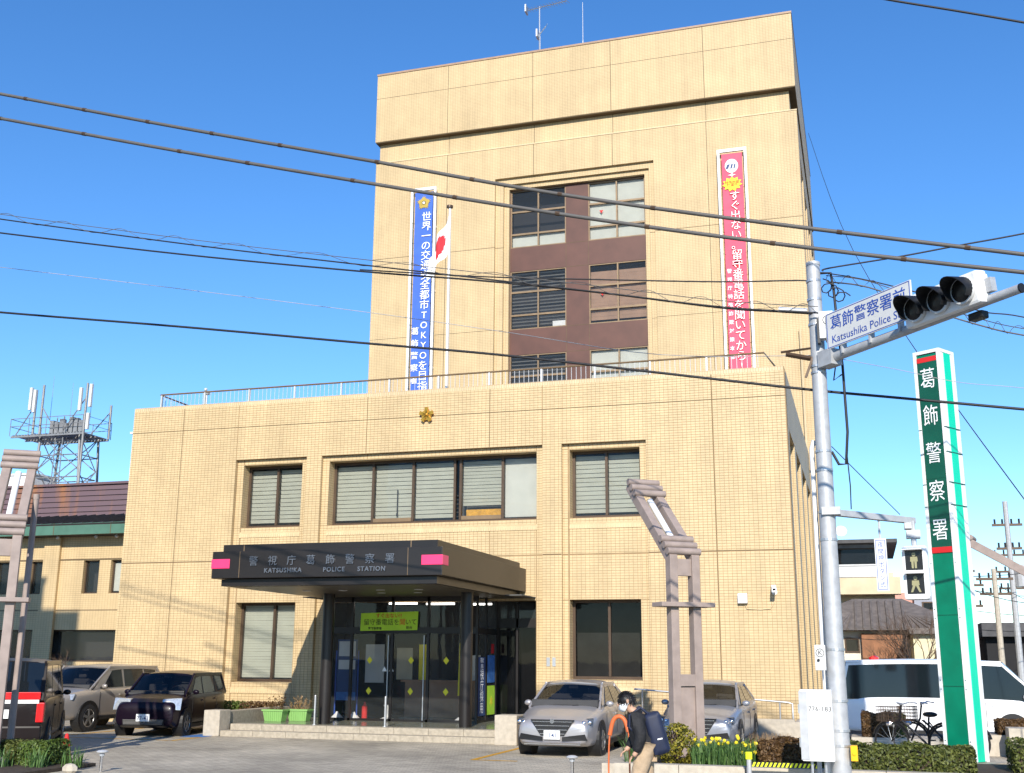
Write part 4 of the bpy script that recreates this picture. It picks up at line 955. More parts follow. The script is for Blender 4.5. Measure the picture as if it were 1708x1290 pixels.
part('ridge_tiles', rr, 'roof_tile', hr_, kind='stuff')
part('bay', MB().box(.15, 2.0, 27.6, 28.0, 1.9, 3.2), 'wood_orange', th)
house_windows(th, [(-.65,.05,2.3,3.0), (2.7,3.6,1.7,2.9)], 28)
pkh = thing('pink_house', 'pink and grey blue house wall between the tiled roof and the pedestrian light', 'house', (4, 42, 0))
part('pink_wall', MB().box(1.7, 3.1, 39, 46, 0, 5.75), 'stucco_pink', pkh)
part('blue_wall', MB().box(3.1, 6.2, 38.6, 46, 0, 6.6), 'stucco_blue', pkh)
house_windows(pkh, [(3.5,4.5,4.7,5.2)], 38.6)
part('parapet', MB().box(2.9, 6.3, 38.5, 46.1, 6.6, 7.1), 'roof_slate', pkh)
yh = thing('yellow_house', 'pale yellow house wall behind the bare tree and green pylon', 'house', (5.0, 25, 0))
part('wall', MB().box(2.35, 4.45, 24, 30, 0, 3.1), 'stucco_yellow', yh)
part('roof', MB().box(2.2, 4.6, 23.6, 30.2, 3.1, 3.35), 'roof_tile', yh)
house_windows(yh, [(3.2,3.8,1.6,2.4)], 24)
dk = thing('dark_shed', 'dark open-fronted building at the right edge behind the utility poles', 'building', (9, 30, 0))
part('wall', MB().box(5.9, 14, 30, 38, 0, 3.1), 'interior_dark', dk)
part('roof', MB().box(5.7, 14.2, 29.4, 38.2, 3.1, 3.75), 'roof_slate', dk)
part('doorway', MB().box(6.0, 7.0, 29.9, 29.99, 0.2, 1.2), 'stucco_blue', dk)
def upole(x, y, h, r, label, arms, mat='galvanised'):
    u = thing('utility_pole', label, 'utility pole', (x, y, 0), group='utility poles behind the pylon')
    part('pole', MB().cyl((x,y,0),(x,y,h),r,r*.75,10), mat, u, smooth=True)
    for z, w_ in arms:
        part('crossarm', MB().box(x-w_,x+w_,y-.05,y+.05,z-.05,z+.05), 'bronze_frame', u)
        for k in (-.8,-.3,.3,.8): part('insulator', MB().cyl((x+k*w_,y,z+.05),(x+k*w_,y,z+.25),.045,n=6), 'cable_black', u)
    return u
upole(5.5, 20, 5.6, .13, 'pale concrete utility pole with two crossarms, nearest of the poles behind the pylon', [(5.2,.7),(4.6,.6)], 'granite_pale')
u2 = upole(6.4, 22, 8.6, .14, 'tallest grey utility pole at the right edge of the view', [(7.6,.6),(6.6,.5)])
part('transformer', MB().cyl((6.75,22,5.0),(6.75,22,5.9),.24,n=10), 'galvanised', u2)
u3 = upole(4.85, 24, 5.4, .09, 'thin dark utility pole just right of the green pylon', [(5.2,.6),(4.3,.5)], 'bronze_frame')
part('streetlight', MB().box(4.2,4.65,23.8,24.1,4.5,4.75), 'bronze_frame', u3)
u4 = upole(4.55, 26, 4.6, .05, 'slim rusty pole against the sky beside the pylon edge', [(4.4,.3)], 'wood_orange')
upole(7.3, 30, 7.2, .12, 'dark utility pole furthest right behind the dark building', [(7.0,.8),(6.2,.8),(5.4,.6)], 'bronze_frame')
upole(5.15, 32, 6.6, .10, 'slender dark pole between the pale pole and the pylon', [(6.4,.7),(5.7,.7),(4.9,.5)], 'bronze_frame')
for i, (a, b) in enumerate((((4.0,15,4.55),(9,19,4.6)), ((4.6,20,5.3),(12,22,7.2)), ((4.3,24,5.1),(12,20,5.0)), ((4.3,24,4.2),(12,21,4.4)), ((3.0,26,3.6),(12,25,3.9)), ((5.5,20,5.0),(11,30,4.4)), ((-2,26,3.25),(5,26,3.5)))):
    A, B = Vector(a), Vector(b); pts = [A.lerp(B, k/10)-Vector((0,0,.5*math.sin(math.pi*k/10))) for k in range(11)]
    solo('service_wire', MB().tube(pts, .014, 4), 'cable_black', ['lowest-hung wire nearest the pylon', 'wire rising to the tall grey pole', 'upper wire of the thin dark pole', 'lower wire of the thin dark pole', 'wire in front of the dark building', 'wire running back from the pale pole', 'wire crossing the cream apartment house'][i]+' in the far background at right', 'wire', A, group='thin wires behind the pylon')
# bare tree
def bare_tree(name, label, base, h, depth, spread, r0, n0=1):
    t = thing(name, label, 'tree', base); tr = MB(); tw_ = MB()
    def grow(p, d, l, r, k):
        q = p + d*l; mid = p.lerp(q, .5)+Vector((random.gauss(0,.04),random.gauss(0,.04),0))*l
        (tr if k >= depth-1 else tw_).tube([p, mid, q], [r, r*.85, r*.68], 5 if k > 1 else 3, False)
        if k == 0: return
        for i in range(3 if k > 1 else 4):
            a = random.uniform(0, 6.28); nd = (d + Vector((math.cos(a), math.sin(a), random.uniform(-.1,.5)))*spread).normalized()
            grow(p.lerp(q, random.uniform(.65, 1)), nd, l*random.uniform(.6,.85), r*.55, k-1)
    for i in range(n0): grow(Vector(base), Vector((random.gauss(0,.12),random.gauss(0,.12),1)).normalized(), h, r0, depth)
    part('trunk', tr, 'bark', t); part('twigs', tw_, 'bark', t, kind='stuff')
bare_tree('bare_tree', 'leafless brown tree in front of the tiled house behind the van', (2.1, 20, 0), 1.35, 5, .55, .07, 2)
bare_tree('bare_tree', 'small leafless tree left of the larger bare one behind the van', (1.2, 21, 0), 1.1, 4, .5, .05, 2)
bare_tree('bare_sapling', 'pale leafless sapling against the wing behind the left lamp arch', (-26.5, 4.5, 0), .8, 4, .5, .03, 2)
# ------------------------------------------------------------------ lamp arches
def rod(mb, p0, p1, r): mb.cyl(p0, p1, r, n=12)
def arch(name, label, x, y, rot, lean=(0, 1.8, 1.6), zk=4.15, tube=True):
    """local frame: legs side by side along x, the head leans back along +y"""
    a = thing(name, label, 'lamp arch', (x, y, 0), rot, group='mauve painted lamp arches')
    L_ = Vector(lean); kw = dict(world=False); hw, hd, sp = .078, .095, .225
    n = L_.normalized(); bk = Vector((0, hd*n.z, -hd*n.y))       # across the sloping arm
    for s in (-sp, sp):
        m = MB(); p1 = Vector((s, 0, zk)); p2 = p1+L_
        ex = Vector((hw,0,0)); cut = Vector((0, hd, -hd*math.tan(math.atan2(L_.y, L_.z)/2)))
        R0 = [Vector((s,0,0))-ex-Vector((0,hd,0)), Vector((s,0,0))+ex-Vector((0,hd,0)), Vector((s,0,0))+ex+Vector((0,hd,0)), Vector((s,0,0))-ex+Vector((0,hd,0))]
        R1 = [p1-ex-cut, p1+ex-cut, p1+ex+cut, p1-ex+cut]
        R2 = [p2-ex-bk, p2+ex-bk, p2+ex+bk, p2-ex+bk]
        m.add(R0+R1+R2, [(3,2,1,0),(0,1,5,4),(1,2,6,5),(2,3,7,6),(3,0,4,7),(4,5,9,8),(5,6,10,9),(6,7,11,10),(7,4,8,11),(8,9,10,11)])
        part('leg', m, 'mauve_paint', a, bevel=.010, **kw)
    for t in (.02, .10, .18, .82, .90, .98):
        c = Vector((0, 0, zk))+L_*t-bk*1.25
        part('rung', MB().cyl(c-Vector((.335,0,0)), c+Vector((.335,0,0)), .066, n=14), 'mauve_paint', a, smooth=40, **kw)
    part('end_plate', MB().obox(Vector((0,0,zk))+L_*.985, (sp-hw,0,0), bk*.9, n*.03), 'mauve_paint', a, **kw)
    part('knee_plate', MB().box(-sp+hw, sp-hw, -.05, .09, zk-.32, zk-.02), 'mauve_paint', a, **kw)
    part('crossbar', MB().box(-.54, .54, -.2, .2, 2.84, 2.92), 'mauve_paint', a, bevel=.01, **kw)
    part('panel', MB().box(-sp+hw, sp-hw, -.04, .05, .0, 1.45), 'mauve_paint', a, **kw)
    part('panel_rail', MB().box(-sp+hw, sp-hw, -.085, .085, 1.46, 1.66), 'mauve_paint', a, **kw)
    part('plinth', MB().box(-.44, .44, -.3, .3, 0, .18), 'mauve_paint', a, bevel=.015, **kw)
    if tube:
        part('lamp_tube', MB().cyl(Vector((0,0,zk))+L_*.24-bk*.2, Vector((0,0,zk))+L_*.77-bk*.2, .06, n=14), 'white_paint', a, smooth=40, **kw)
    return a
arch('lamp_arch', 'mauve lamp arch with slanting head between the two silver sedans', -2.78, -9.3, math.radians(37), lean=(0, 1.64, 1.55), zk=3.72)
arch('lamp_arch', 'mauve lamp arch cut by the left edge of the picture', -14.49, -13.17, math.radians(35), lean=(0, 1.5, 1.75), zk=3.98)
arch('lamp_arch', 'mauve lamp arch whose slanting arm shows right of the green pylon', 4.9, -.5, math.radians(78), lean=(0, 2.45, 1.55), zk=3.5, tube=False)
tp = thing('slim_post', 'slim mauve round post right of the left lamp arch', 'post', (-14.62, -12.3, 0))
part('post', MB().cyl((-14.62,-12.3,0),(-14.62,-12.3,4.80),.065,.055,12), 'mauve_paint', tp, smooth=True)
part('cap', MB().cyl((-14.62,-12.3,4.80),(-14.62,-12.3,4.9),.06,n=12), 'mauve_paint', tp)
part('base_collar', MB().cyl((-14.62,-12.3,0),(-14.62,-12.3,.12),.11,n=12), 'mauve_paint', tp)

# ------------------------------------------------------------------ green pylon sign
py = thing('pylon_sign', 'tall green pylon sign with white vertical characters beside the white van', 'sign', (1.95, -8.4, .25))
a = math.radians(33)
u = Vector((math.cos(a), -math.sin(a), 0)); nrm = Vector((-math.sin(a), -math.cos(a), 0)); v2 = Vector((math.sin(a)*1.0, math.cos(a), 0))
C0 = Vector((1.86, -8.5, 0)); Wd, Dp, Zt = .52, .52, 7.42
def pyl(mb, u0, u1, d0, d1, z0, z1):   # u along lettered face, d into the depth
    c = C0 + u*((u0+u1)/2) + v2*((d0+d1)/2) + Vector((0,0,(z0+z1)/2))
    return mb.obox(c, u*(u1-u0)/2, v2*(d1-d0)/2, (0,0,(z1-z0)/2))
hw = Wd/2
part('core', pyl(MB(), -hw+.02, hw-.02, -Dp/2+.02, Dp/2-.02, .25, Zt-.02), 'sign_green', py)
part('frame', pyl(pyl(pyl(pyl(MB(), -hw, -hw+.06, -Dp/2, Dp/2, .25, Zt), hw-.06, hw, -Dp/2, -Dp/2+.06, .25, Zt), -hw, hw, -Dp/2, Dp/2, Zt, Zt+.06), hw-.06, hw, Dp/2-.06, Dp/2, .25, Zt), 'white_paint', py)
part('upper_panel', pyl(MB(), -hw+.07, hw-.07, -Dp/2+.004, -Dp/2+.03, 3.86, Zt-.08), 'sign_dark_green', py)
part('lower_panel', pyl(MB(), -hw+.07, hw-.07, -Dp/2+.008, -Dp/2+.03, .3, 3.74), 'sign_green', py)
for za, zb2 in ((3.78, 3.88), (Zt-.16, Zt-.07)): part('red_band', pyl(MB(), -hw+.07, hw-.07, -Dp/2-.001, -Dp/2+.02, za, zb2), 'print_red', py)
part('white_side', pyl(MB(), hw-.03, hw-.006, -Dp/2+.07, Dp/2-.07, .27, Zt-.01), 'white_paint', py)
part('mint_stripe', pyl(MB(), hw-.01, hw+.004, -Dp/2+.15, Dp/2-.15, .27, Zt-.01), 'sign_mint', py)
for i, ch in enumerate('葛飾警察署'):
    text_part('character', ch, 'print_white', py, C0-v2*(Dp/2-.0)+Vector((0,0,6.92-i*.69))-v2*.002, u=u, size=.41, bold=.0, sx=.76)
cl = MB()
for z in (6.0, 5.55, 5.0, 4.6): pyl(cl, hw-.02, hw+.006, -Dp/2+.0, Dp/2, z, z+.02); pyl(cl, -hw-.004, -hw+.06, -Dp/2-.004, Dp/2, z, z+.015)
part('wire_shadow_strip', cl, 'sign_dark_green', py, kind='stuff')  # thin dark strips painted on as the shadow lines of wires
sm_ = MB()
for z in (1.5, 2.7, 5.1, 6.25): pyl(sm_, -hw+.07, hw-.07, -Dp/2-.0005, -Dp/2+.02, z, z+.006)
for z in (.6, 1.45, 1.6, 2.65, 2.8, 3.6): 
    for q in (-hw+.03, hw-.03): sm_.cyl(C0+u*q-v2*(Dp/2+.004)+Vector((0,0,z)), C0+u*q-v2*(Dp/2-.01)+Vector((0,0,z)), .010, n=6)
part('panel_seam', sm_, 'sign_dark_green', py, kind='stuff')
part('foot', MB().obox(C0+Vector((0,0,.13)), u*.5, v2*.42, (0,0,.13)), 'granite', py)

# ------------------------------------------------------------------ signal pole
PX, PY = -.10, -13.0
sp = thing('signal_pole', 'galvanised signal pole with horizontal signal arm at the right of the station', 'pole', (PX, PY, 0))
part('shaft', MB().cyl((PX,PY,0),(PX+.02,PY,7.82),.135,.10,20), 'galvanised', sp, smooth=True)
part('cap', MB().cyl((PX+.02,PY,7.82),(PX+.02,PY,7.87),.108,n=18), 'galvanised', sp)
bd = MB()
for z in (7.55, 7.25, 6.85, 6.2, 6.1, 4.9, 4.62, 4.0, 3.6, 2.05, 1.35, .95, .75): bd.cyl((PX+.01,PY,z),(PX+.01,PY,z+.035),.142-.004*z,n=18)
part('strap', bd, 'steel', sp, kind='stuff')
A0, A1 = Vector((0.0,-13.1,6.28)), Vector((2.44,-15.55,6.40))
ad = (A1-A0).normalized()
part('signal_arm', MB().cyl(A0, A1, .075, .06, 14), 'galvanised', sp, smooth=True)
part('arm_end_cap', MB().cyl(A1, A1+ad*.02, .064, n=14), 'black_plastic', sp)
part('arm_bracket', MB().obox(A0+ad*.12, ad*.14, Vector((-ad.y,ad.x,0))*.11, (0,0,.12)).cyl(A0-ad*.25+Vector((0,0,.02)), A0+ad*.2, .05, n=10), 'galvanised', sp)
part('insulator', MB().lathe((.14,-13.05,6.98), [(.02,0),(.06,.02),(.03,.04),(.06,.06),(.03,.08),(.06,.1),(.02,.12)], 10, (1,0,0)), 'white_paint', sp)
part('ped_arm', MB().beam((0.0,-12.95,4.02),(1.14,-11.8,4.0),.09,.11,(0,0,1)).box(-.16,.10,-13.16,-12.86,3.97,4.08), 'galvanised', sp)
part('ped_stay', MB().cyl((.03,-12.95,5.0),(.95,-11.98,4.08),.008,n=4), 'cable_black', sp)
part('crossarm', MB().beam((-.55,-13.1,6.42),(.05,-12.95,6.30),.05,.06).beam((-.62,-13.12,6.45),(-.1,-13.0,6.52),.025,.03).beam((-.28,-13.05,6.05),(-.16,-13.05,6.36),.035,.035), 'bronze_frame', sp)
part('conduit', MB().tube([(-.26,-12.84,0),(-.26,-12.84,5.0),(-.22,-12.86,5.12)], .036, 8), 'white_paint', sp, smooth=60)
part('conduit', MB().tube([(-.175,-12.82,0),(-.175,-12.82,5.0),(-.13,-12.86,5.12)], .022, 8), 'mauve_paint', sp, smooth=60)
part('drop_cable', MB().tube([(.02,-12.92,7.72),(.17,-12.95,7.70),(.2,-12.95,7.45),(.22,-12.98,6.9),(.26,-13,6.2),(.27,-13,5.2),(.22,-13,4.72),(.12,-13,4.72),(.03,-12.95,4.92)], .02, 8), 'cable_black', sp, smooth=80)
part('drop_cable', MB().tube([(.24,-12.98,4.9),(.26,-12.95,4.4),(.25,-12.8,4.08)], .010, 6), 'cable_black', sp, smooth=80)
part('drop_cable', MB().tube([(.05,-13.05,6.6),(.18,-13.1,6.3),(.12,-13.05,5.98),(.24,-13.1,6.05)], .012, 6), 'cable_black', sp, smooth=80)
part('coil_wire', MB().tube([(.05+.10*math.sin(i*.8)+.012*i, -12.95-.05*math.cos(i*.8), 7.52-.01*i+.08*math.cos(i*.8)) for i in range(26)], .010, 5), 'cable_black', sp)
# three-lamp signal head
sg = thing('traffic_signal', 'white three-lamp traffic signal with black hoods on the arm', 'traffic light', tuple(A0+ad*2.3))
fn = Vector((ad.y, -ad.x, 0)) if Vector((ad.y,-ad.x,0)).dot(Vector((-1,-1,0))) > 0 else Vector((-ad.y, ad.x, 0))
sc0 = A0+ad*2.38+Vector((0,0,.17))+fn*.10
fn2 = (fn + Vector((0,0,-.12))).normalized(); up2 = (Vector((0,0,1))+fn*.12).normalized()
part('housing', MB().obox(sc0, ad*.62, up2*.215, fn2*.10), 'white_paint', sg, bevel=.04)
part('back_plate', MB().obox(sc0-fn2*.13, ad*.58, up2*.18, fn2*.04), 'white_paint', sg, bevel=.02)
for i in (-1, 0, 1):
    c = sc0 + ad*i*.395 + fn2*.102
    part('lamp_ring', MB().lathe(c, [(.175,0),(.185,.02),(.175,.05)], 22, fn2), 'sign_plate', sg, smooth=True)
    lens = part('lens', MB().lathe(c, [(.15,.052),(.13,.06),(.06,.068)], 18, fn2), 'lamp_dark', sg, smooth=True)
    hd = MB(); n = 16; vs = []; fs = []
    for k in range(n+1):
        t = math.radians(-38+256*k/n)
        e = ad*math.cos(t)+up2*math.sin(t); ln = .13+.17*max(0, math.sin(t))
        vs += [c+e*.178+fn2*.03, c+e*.172+fn2*(.03+ln), c+e*.164+fn2*(.03+ln), c+e*.166+fn2*.03]
    for k in range(n): 
        b0 = k*4; fs += [(b0,b0+4,b0+5,b0+1), (b0+1,b0+5,b0+6,b0+2), (b0+2,b0+6,b0+7,b0+3)]
    hd.add(vs, fs); part('hood', hd, 'black_plastic', sg, smooth=50)
part('hanger', MB().obox(sc0+ad*.66-fn2*.08, ad*.05, up2*.09, fn2*.05).cyl(sc0+ad*.5-up2*.2-fn2*.1, A0+ad*2.95, .04, n=8).cyl(sc0-ad*.5-up2*.2-fn2*.1, A0+ad*1.95, .04, n=8), 'galvanised', sg)
part('cable_box', MB().obox(A0+ad*2.72+Vector((0,0,-.12))-fn*.1, ad*.11, fn*.07, (0,0,.05)), 'black_plastic', sg, bevel=.02)
# place-name plate on the arm
ns_ = thing('place_name_sign', 'white place-name plate with blue characters mounted on the signal arm', 'sign', tuple(A0+ad*.9))
s0 = A0+ad*1.02+Vector((0,0,.37))+fn*.10
part('plate', MB().obox(s0, ad*.82, (0,0,.27), fn*.012), 'sign_plate', ns_)
eb = MB()
for q0, q1, r_ in ((-.80,.80,.255), (-.80,.80,-.255)): eb.obox(s0+Vector((0,0,r_))+fn*.013, ad*.80, (0,0,.005), fn*.002)
for q in (-.80, .80): eb.obox(s0+ad*q+fn*.013, ad*.005, (0,0,.255), fn*.002)
part('border', eb, 'print_blue', ns_)
text_part('lettering', '葛飾警察署前', 'print_blue', ns_, s0+Vector((0,0,.075))+fn*.014, u=ad, size=.245, bold=.008)
text_part('lettering', 'Katsushika Police Sta.', 'print_blue', ns_, s0+Vector((0,0,-.155))+fn*.014-ad*.0, u=ad, size=.165, bold=.006)
hk = MB()
for q in (-.55, 0, .55): hk.obox(s0+ad*q-fn*.05+Vector((0,0,-.30)), ad*.015, fn*.05, (0,0,.09))
part('hanger', hk, 'galvanised', ns_, kind='stuff')
kb = thing('control_box', 'grey box marked with a circled K high on the signal pole', 'box', (.07,-13.2,6.8))
part('case', MB().box(-.04,.17,-13.28,-13.12,6.58,7.0), 'sign_plate', kb, bevel=.012)
part('visor', MB().box(-.07,-.03,-13.26,-13.13,6.52,6.9), 'black_plastic', kb)
text_part('mark', 'K', 'print_black', kb, (.09,-13.283,6.86), size=.12)
part('mark_ring', MB().tube([(.09+.07*math.cos(i*.449),-13.283,6.86+.07*math.sin(i*.449)) for i in range(15)], .005, 4), 'print_black', kb)
kb2 = thing('lock_box', 'small grey box with circled K beside the signal pole above the white cabinet', 'box', (-.29,-13.1,1.78))
part('case', MB().box(-.37,-.22,-13.2,-13.08,1.78,2.13), 'sign_plate', kb2, bevel=.012)
text_part('mark', 'K', 'print_black', kb2, (-.295,-13.203,2.02), size=.09)
part('mark_ring', MB().tube([(-.295+.055*math.cos(i*.449),-13.203,2.02+.055*math.sin(i*.449)) for i in range(15)], .004, 4), 'print_black', kb2)
part('lock', MB().cyl((-.32,-13.22,1.92),(-.32,-13.2,1.92),.02,n=10), 'black_plastic', kb2)
cb = thing('signal_cabinet', 'white signal cabinet numbered 776-183 on the pole foot', 'cabinet', (-.38,-13.2,.55))
part('case', MB().box(-.60,-.17,-13.32,-13.08,.57,1.52), 'white_paint', cb, bevel=.012)
part('side', MB().box(-.612,-.50,-13.333,-13.31,.59,1.50), 'galvanised', cb)
text_part('number', '776-183', 'print_black', cb, (-.335,-13.324,1.26), size=.095, bold=.004)
part('hinge', MB().box(-.63,-.61,-13.3,-13.26,1.2,1.32).box(-.63,-.61,-13.3,-13.26,.75,.87), 'steel', cb)
part('leg', MB().cyl((-.48,-13.2,0),(-.48,-13.2,.57),.02,n=8).cyl((-.3,-13.2,0),(-.3,-13.2,.57),.02,n=8), 'steel', cb)
solo('push_button_box', MB().box(.04,.13,-13.2,-13.06,.58,.78).cyl((.085,-13.2,.68),(.085,-13.215,.68),.025,n=10), 'yellow_box', 'yellow push button box on the right of the signal pole foot', 'box', (.085,-13.13,.58))
# pedestrian signal and little sign
pa = Vector((.76,-.65,0)).normalized(); pf = Vector((-.26,-.96,0)).normalized(); pu = Vector((.96,-.26,0)).normalized()
pc = Vector((1.12,-12.0,3.20))
ps_ = thing('pedestrian_signal', 'white two-lamp pedestrian signal hanging from the lower arm', 'traffic light', (1.12,-12.0,2.85))
part('housing', MB().obox(pc, pu*.185, pf*.09, (0,0,.40)), 'white_paint', ps_, bevel=.05)
part('side_case', MB().obox(pc-pf*.13, pu*.15, pf*.06, (0,0,.34)), 'sign_plate', ps_, bevel=.02)
for i, z in enumerate((.18, -.17)):
    ln = part('lens', MB().obox(pc+pf*.092+Vector((0,0,z)), pu*.125, pf*.004, (0,0,.145)), 'lamp_dark', ps_)
    m = MB(); o_ = pc+pf*.098+Vector((0,0,z))
    m.prism([(.03*math.cos(k*.52),.085+.03*math.sin(k*.52)) for k in range(12)], o_, pu, (0,0,1), pf*.003)
    m.prism([(-.05,.05),(.05,.05),(.055,-.02),(-.055,-.02)], o_, pu, (0,0,1), pf*.003)
    if i == 0: m.prism([(-.04,-.02),(-.005,-.02),(-.008,-.12),(-.036,-.12)], o_, pu, (0,0,1), pf*.003).prism([(.005,-.02),(.04,-.02),(.036,-.12),(.008,-.12)], o_, pu, (0,0,1), pf*.003)
    else: m.prism([(-.04,-.02),(0,-.02),(-.045,-.12),(-.075,-.12)], o_, pu, (0,0,1), pf*.003).prism([(0,-.02),(.04,-.02),(.075,-.12),(.045,-.12)], o_, pu, (0,0,1), pf*.003)
    part('figure', m, 'lamp_figure', ln)
    part('visor', MB().obox(pc+pf*.16+Vector((0,0,z+.155)), pu*.14, pf*.075, (0,0,.006)), 'white_paint', ps_)
part('hanger', MB().cyl((1.12,-11.9,3.98),(1.12,-12.0,3.58),.04,n=8).box(1.02,1.22,-12.02,-11.8,3.72,3.84).box(1.0,1.1,-12.04,-11.82,3.86,3.95), 'galvanised', ps_)
nb = thing('night_button_sign', 'narrow white sign with blue characters hanging from the lower arm', 'sign', (.62,-12.5,2.92))
nc = Vector((.63,-12.35,3.30))
part('plate', MB().obox(nc, pu*.085, pf*.008, (0,0,.385)), 'white_paint', nb)
e2 = MB()
for s_ in (-1, 1): e2.obox(nc+pu*.068*s_+pf*.009, pu*.004, pf*.002, (0,0,.36)); e2.obox(nc+Vector((0,0,.36*s_))+pf*.009, pu*.068, pf*.002, (0,0,.004))
part('border', e2, 'print_blue', nb)
for i, ch in enumerate('夜間押ボタン式'): text_part('lettering', ch, 'print_blue', nb, nc+Vector((0,0,.29-i*.098))+pf*.010, u=pu, size=.088)
part('hanger', MB().cyl((.63,-12.32,3.68),(.63,-12.32,3.98),.02,n=6), 'steel_pale', nb)

# ------------------------------------------------------------------ overhead cables
def smooth_pts(P, n=6):
    P = [Vector(p) for p in P]; out = []
    for i in range(len(P)-1):
        p0, p1, p2, p3 = P[max(i-1,0)], P[i], P[i+1], P[min(i+2,len(P)-1)]
        for k in range(n):
            t = k/n; out.append(.5*((2*p1)+(p2-p0)*t+(2*p0-5*p1+4*p2-p3)*t*t+(3*p1-p0-3*p2+p3)*t**3))
    return out+[P[-1]]
def cable(pts, r, mat, label, rings=0, wrap=None):
    P = smooth_pts(pts); c = thing('overhead_cable', label, 'cable', tuple(P[0]), group='overhead cables crossing the view')
    part('strand', MB().tube(P, r, 8), mat, c, smooth=80)
    if rings:
        m = MB(); d = 0
        for i in range(len(P)-1):
            s_ = (P[i+1]-P[i]).length; d += s_
            if d > rings: d = 0; q = (P[i+1]-P[i]).normalized(); m.cyl(P[i]-q*.03, P[i]+q*.03, r*1.18, n=8)
        part('hanger_band', m, 'bronze_frame', c, kind='stuff')
    if wrap:
        m = MB(); W = []; 
        for i in range(len(P)-1):
            for k in range(4):
                p = P[i].lerp(P[i+1], k/4); ph = (i*4+k)*wrap; W.append(p+Vector((0, .05*math.cos(ph), .06+.075*math.sin(ph))))
        part('lashing_wire', MB().tube(W, .005, 4), 'cable_grey', c)
        part('messenger', MB().tube([p+Vector((0,0,.10)) for p in P], .007, 5), 'cable_grey', c)
    return c
K = {'c1':[(-14.67,-17.00,11.30),(-12.15,-17.00,10.50),(-8.81,-17.00,9.45),(-5.63,-17.00,8.49),(-3.65,-17.00,7.88),(-1.86,-17.00,7.38),(0.34,-17.00,6.82),(2.30,-17.00,6.34),(3.42,-17.00,6.07)],
'c2':[(-14.59,-17.00,10.83),(-12.09,-17.00,10.07),(-8.78,-17.00,9.07),(-5.52,-17.00,8.13),(-3.65,-17.00,7.60),(-1.94,-17.00,7.14),(0.32,-17.00,6.58),(2.28,-17.00,6.13),(3.40,-17.00,5.89)],
'c3':[(-18.63,-13.20,11.02),(-15.51,-13.20,10.27),(-12.68,-13.20,9.62),(-10.07,-13.20,9.04),(-6.55,-13.20,8.30),(-3.42,-13.20,7.64),(-1.52,-13.20,7.23),(-0.04,-13.20,7.00)],
'c3b':[(-18.57,-13.08,10.69),(-15.48,-13.08,10.01),(-11.33,-13.08,9.14),(-7.68,-13.08,8.45),(-5.47,-13.08,8.07),(-3.42,-13.08,7.67),(-1.52,-13.08,7.25),(-0.70,-13.08,7.12),(-0.04,-13.08,7.02)],
'c4':[(-7.72,-13.00,8.51),(-5.50,-13.00,8.17),(-3.44,-13.00,7.92),(-1.51,-13.00,7.70),(-0.24,-13.00,7.60),(-0.02,-13.00,7.52)],
'c5':[(-19.65,-12.00,10.41),(-16.40,-12.00,9.76),(-12.02,-12.00,8.88),(-7.98,-12.00,8.05),(-5.28,-12.00,7.45),(-2.66,-12.00,6.86),(-0.05,-12.9,6.42)],
'c6':[(-18.58,-12.80,8.97),(-15.52,-12.80,8.46),(-11.41,-12.80,7.83),(-7.76,-12.80,7.24),(-5.24,-12.80,6.84),(-2.53,-12.80,6.34),(-0.25,-12.80,5.92),(1.04,-12.80,5.71),(2.71,-12.80,5.44),(4.17,-12.80,5.21)],
'c7':[(0.39,-17.00,10.05),(1.08,-17.00,9.76),(1.87,-17.00,9.46),(2.56,-17.00,9.19),(3.72,-17.00,8.73)],
'c8':[(0.06,-13.10,7.69),(0.17,-13.10,7.73),(1.18,-13.10,7.81),(2.02,-13.10,7.90),(2.91,-13.10,7.99),(4.44,-13.10,8.19)],
'c9':[(0.08,-12.90,7.73),(0.73,-12.90,7.54),(1.65,-12.90,7.19),(2.29,-12.90,6.91),(2.83,-12.90,6.78),(4.27,-12.90,6.26)],
'c10':[(0.10,-12.90,7.58),(0.72,-12.90,7.43),(1.63,-12.90,6.97),(2.27,-12.90,6.69),(2.80,-12.90,6.51),(4.25,-12.90,6.13)],
'c11':[(0.12,-12.80,6.40),(1.09,-12.30,6.26),(1.95,-12.00,6.08),(2.85,-12.00,5.93),(4.37,-12.00,5.61)]}
cable(K['c1'], .026, 'cable_grey', 'upper of the two thick banded grey cables crossing in front of the tower', rings=1.1)
cable(K['c2'], .026, 'cable_grey', 'lower of the two thick banded grey cables crossing in front of the tower', rings=1.2)
cable(K['c3'], .013, 'cable_black', 'cable with looping lashing wire running over the flag to the signal pole', wrap=.55)
cable(K['c3b'], .016, 'cable_black', 'black cable just below the looped one, crossing the flag')
cable(K['c4'], .012, 'cable_black', 'thin black cable reaching the top of the signal pole across the tower windows')
cable(K['c5'], .006, 'cable_white', 'very thin pale wire sloping down across the blue banner')
cable(K['c6'], .021, 'cable_black', 'lowest thick black cable running the whole width above the parapet')
cable(K['c7'], .014, 'cable_black', 'dark cable cutting the upper right corner of the sky')
cable(K['c8'], .013, 'cable_black', 'black cable rising from the pole top to the right edge')
cable(K['c9'], .010, 'cable_black', 'black cable behind the place-name sign, upper of the pair')
cable(K['c10'], .012, 'cable_grey', 'grey cable behind the place-name sign, lower of the pair', wrap=.55)
cable(K['c11'], .005, 'cable_white', 'pale thin wire from the pole bracket behind the pylon top')
cable([(-.95,30,30.6),(.8,12,17.0),(3.6,-5,5.2),(5.2,-14,-1+1.0)], .012, 'cable_black', 'thin dark guy wire falling from the tower to the lower right')
solo('cable_joint', MB().cyl((-.62,-13.12,7.14),(-.2,-13.12,7.08),.03,n=10), 'white_paint', 'white sleeve on the looped cable just left of the signal pole', 'cable sleeve', (-.4,-13.12,7.1))
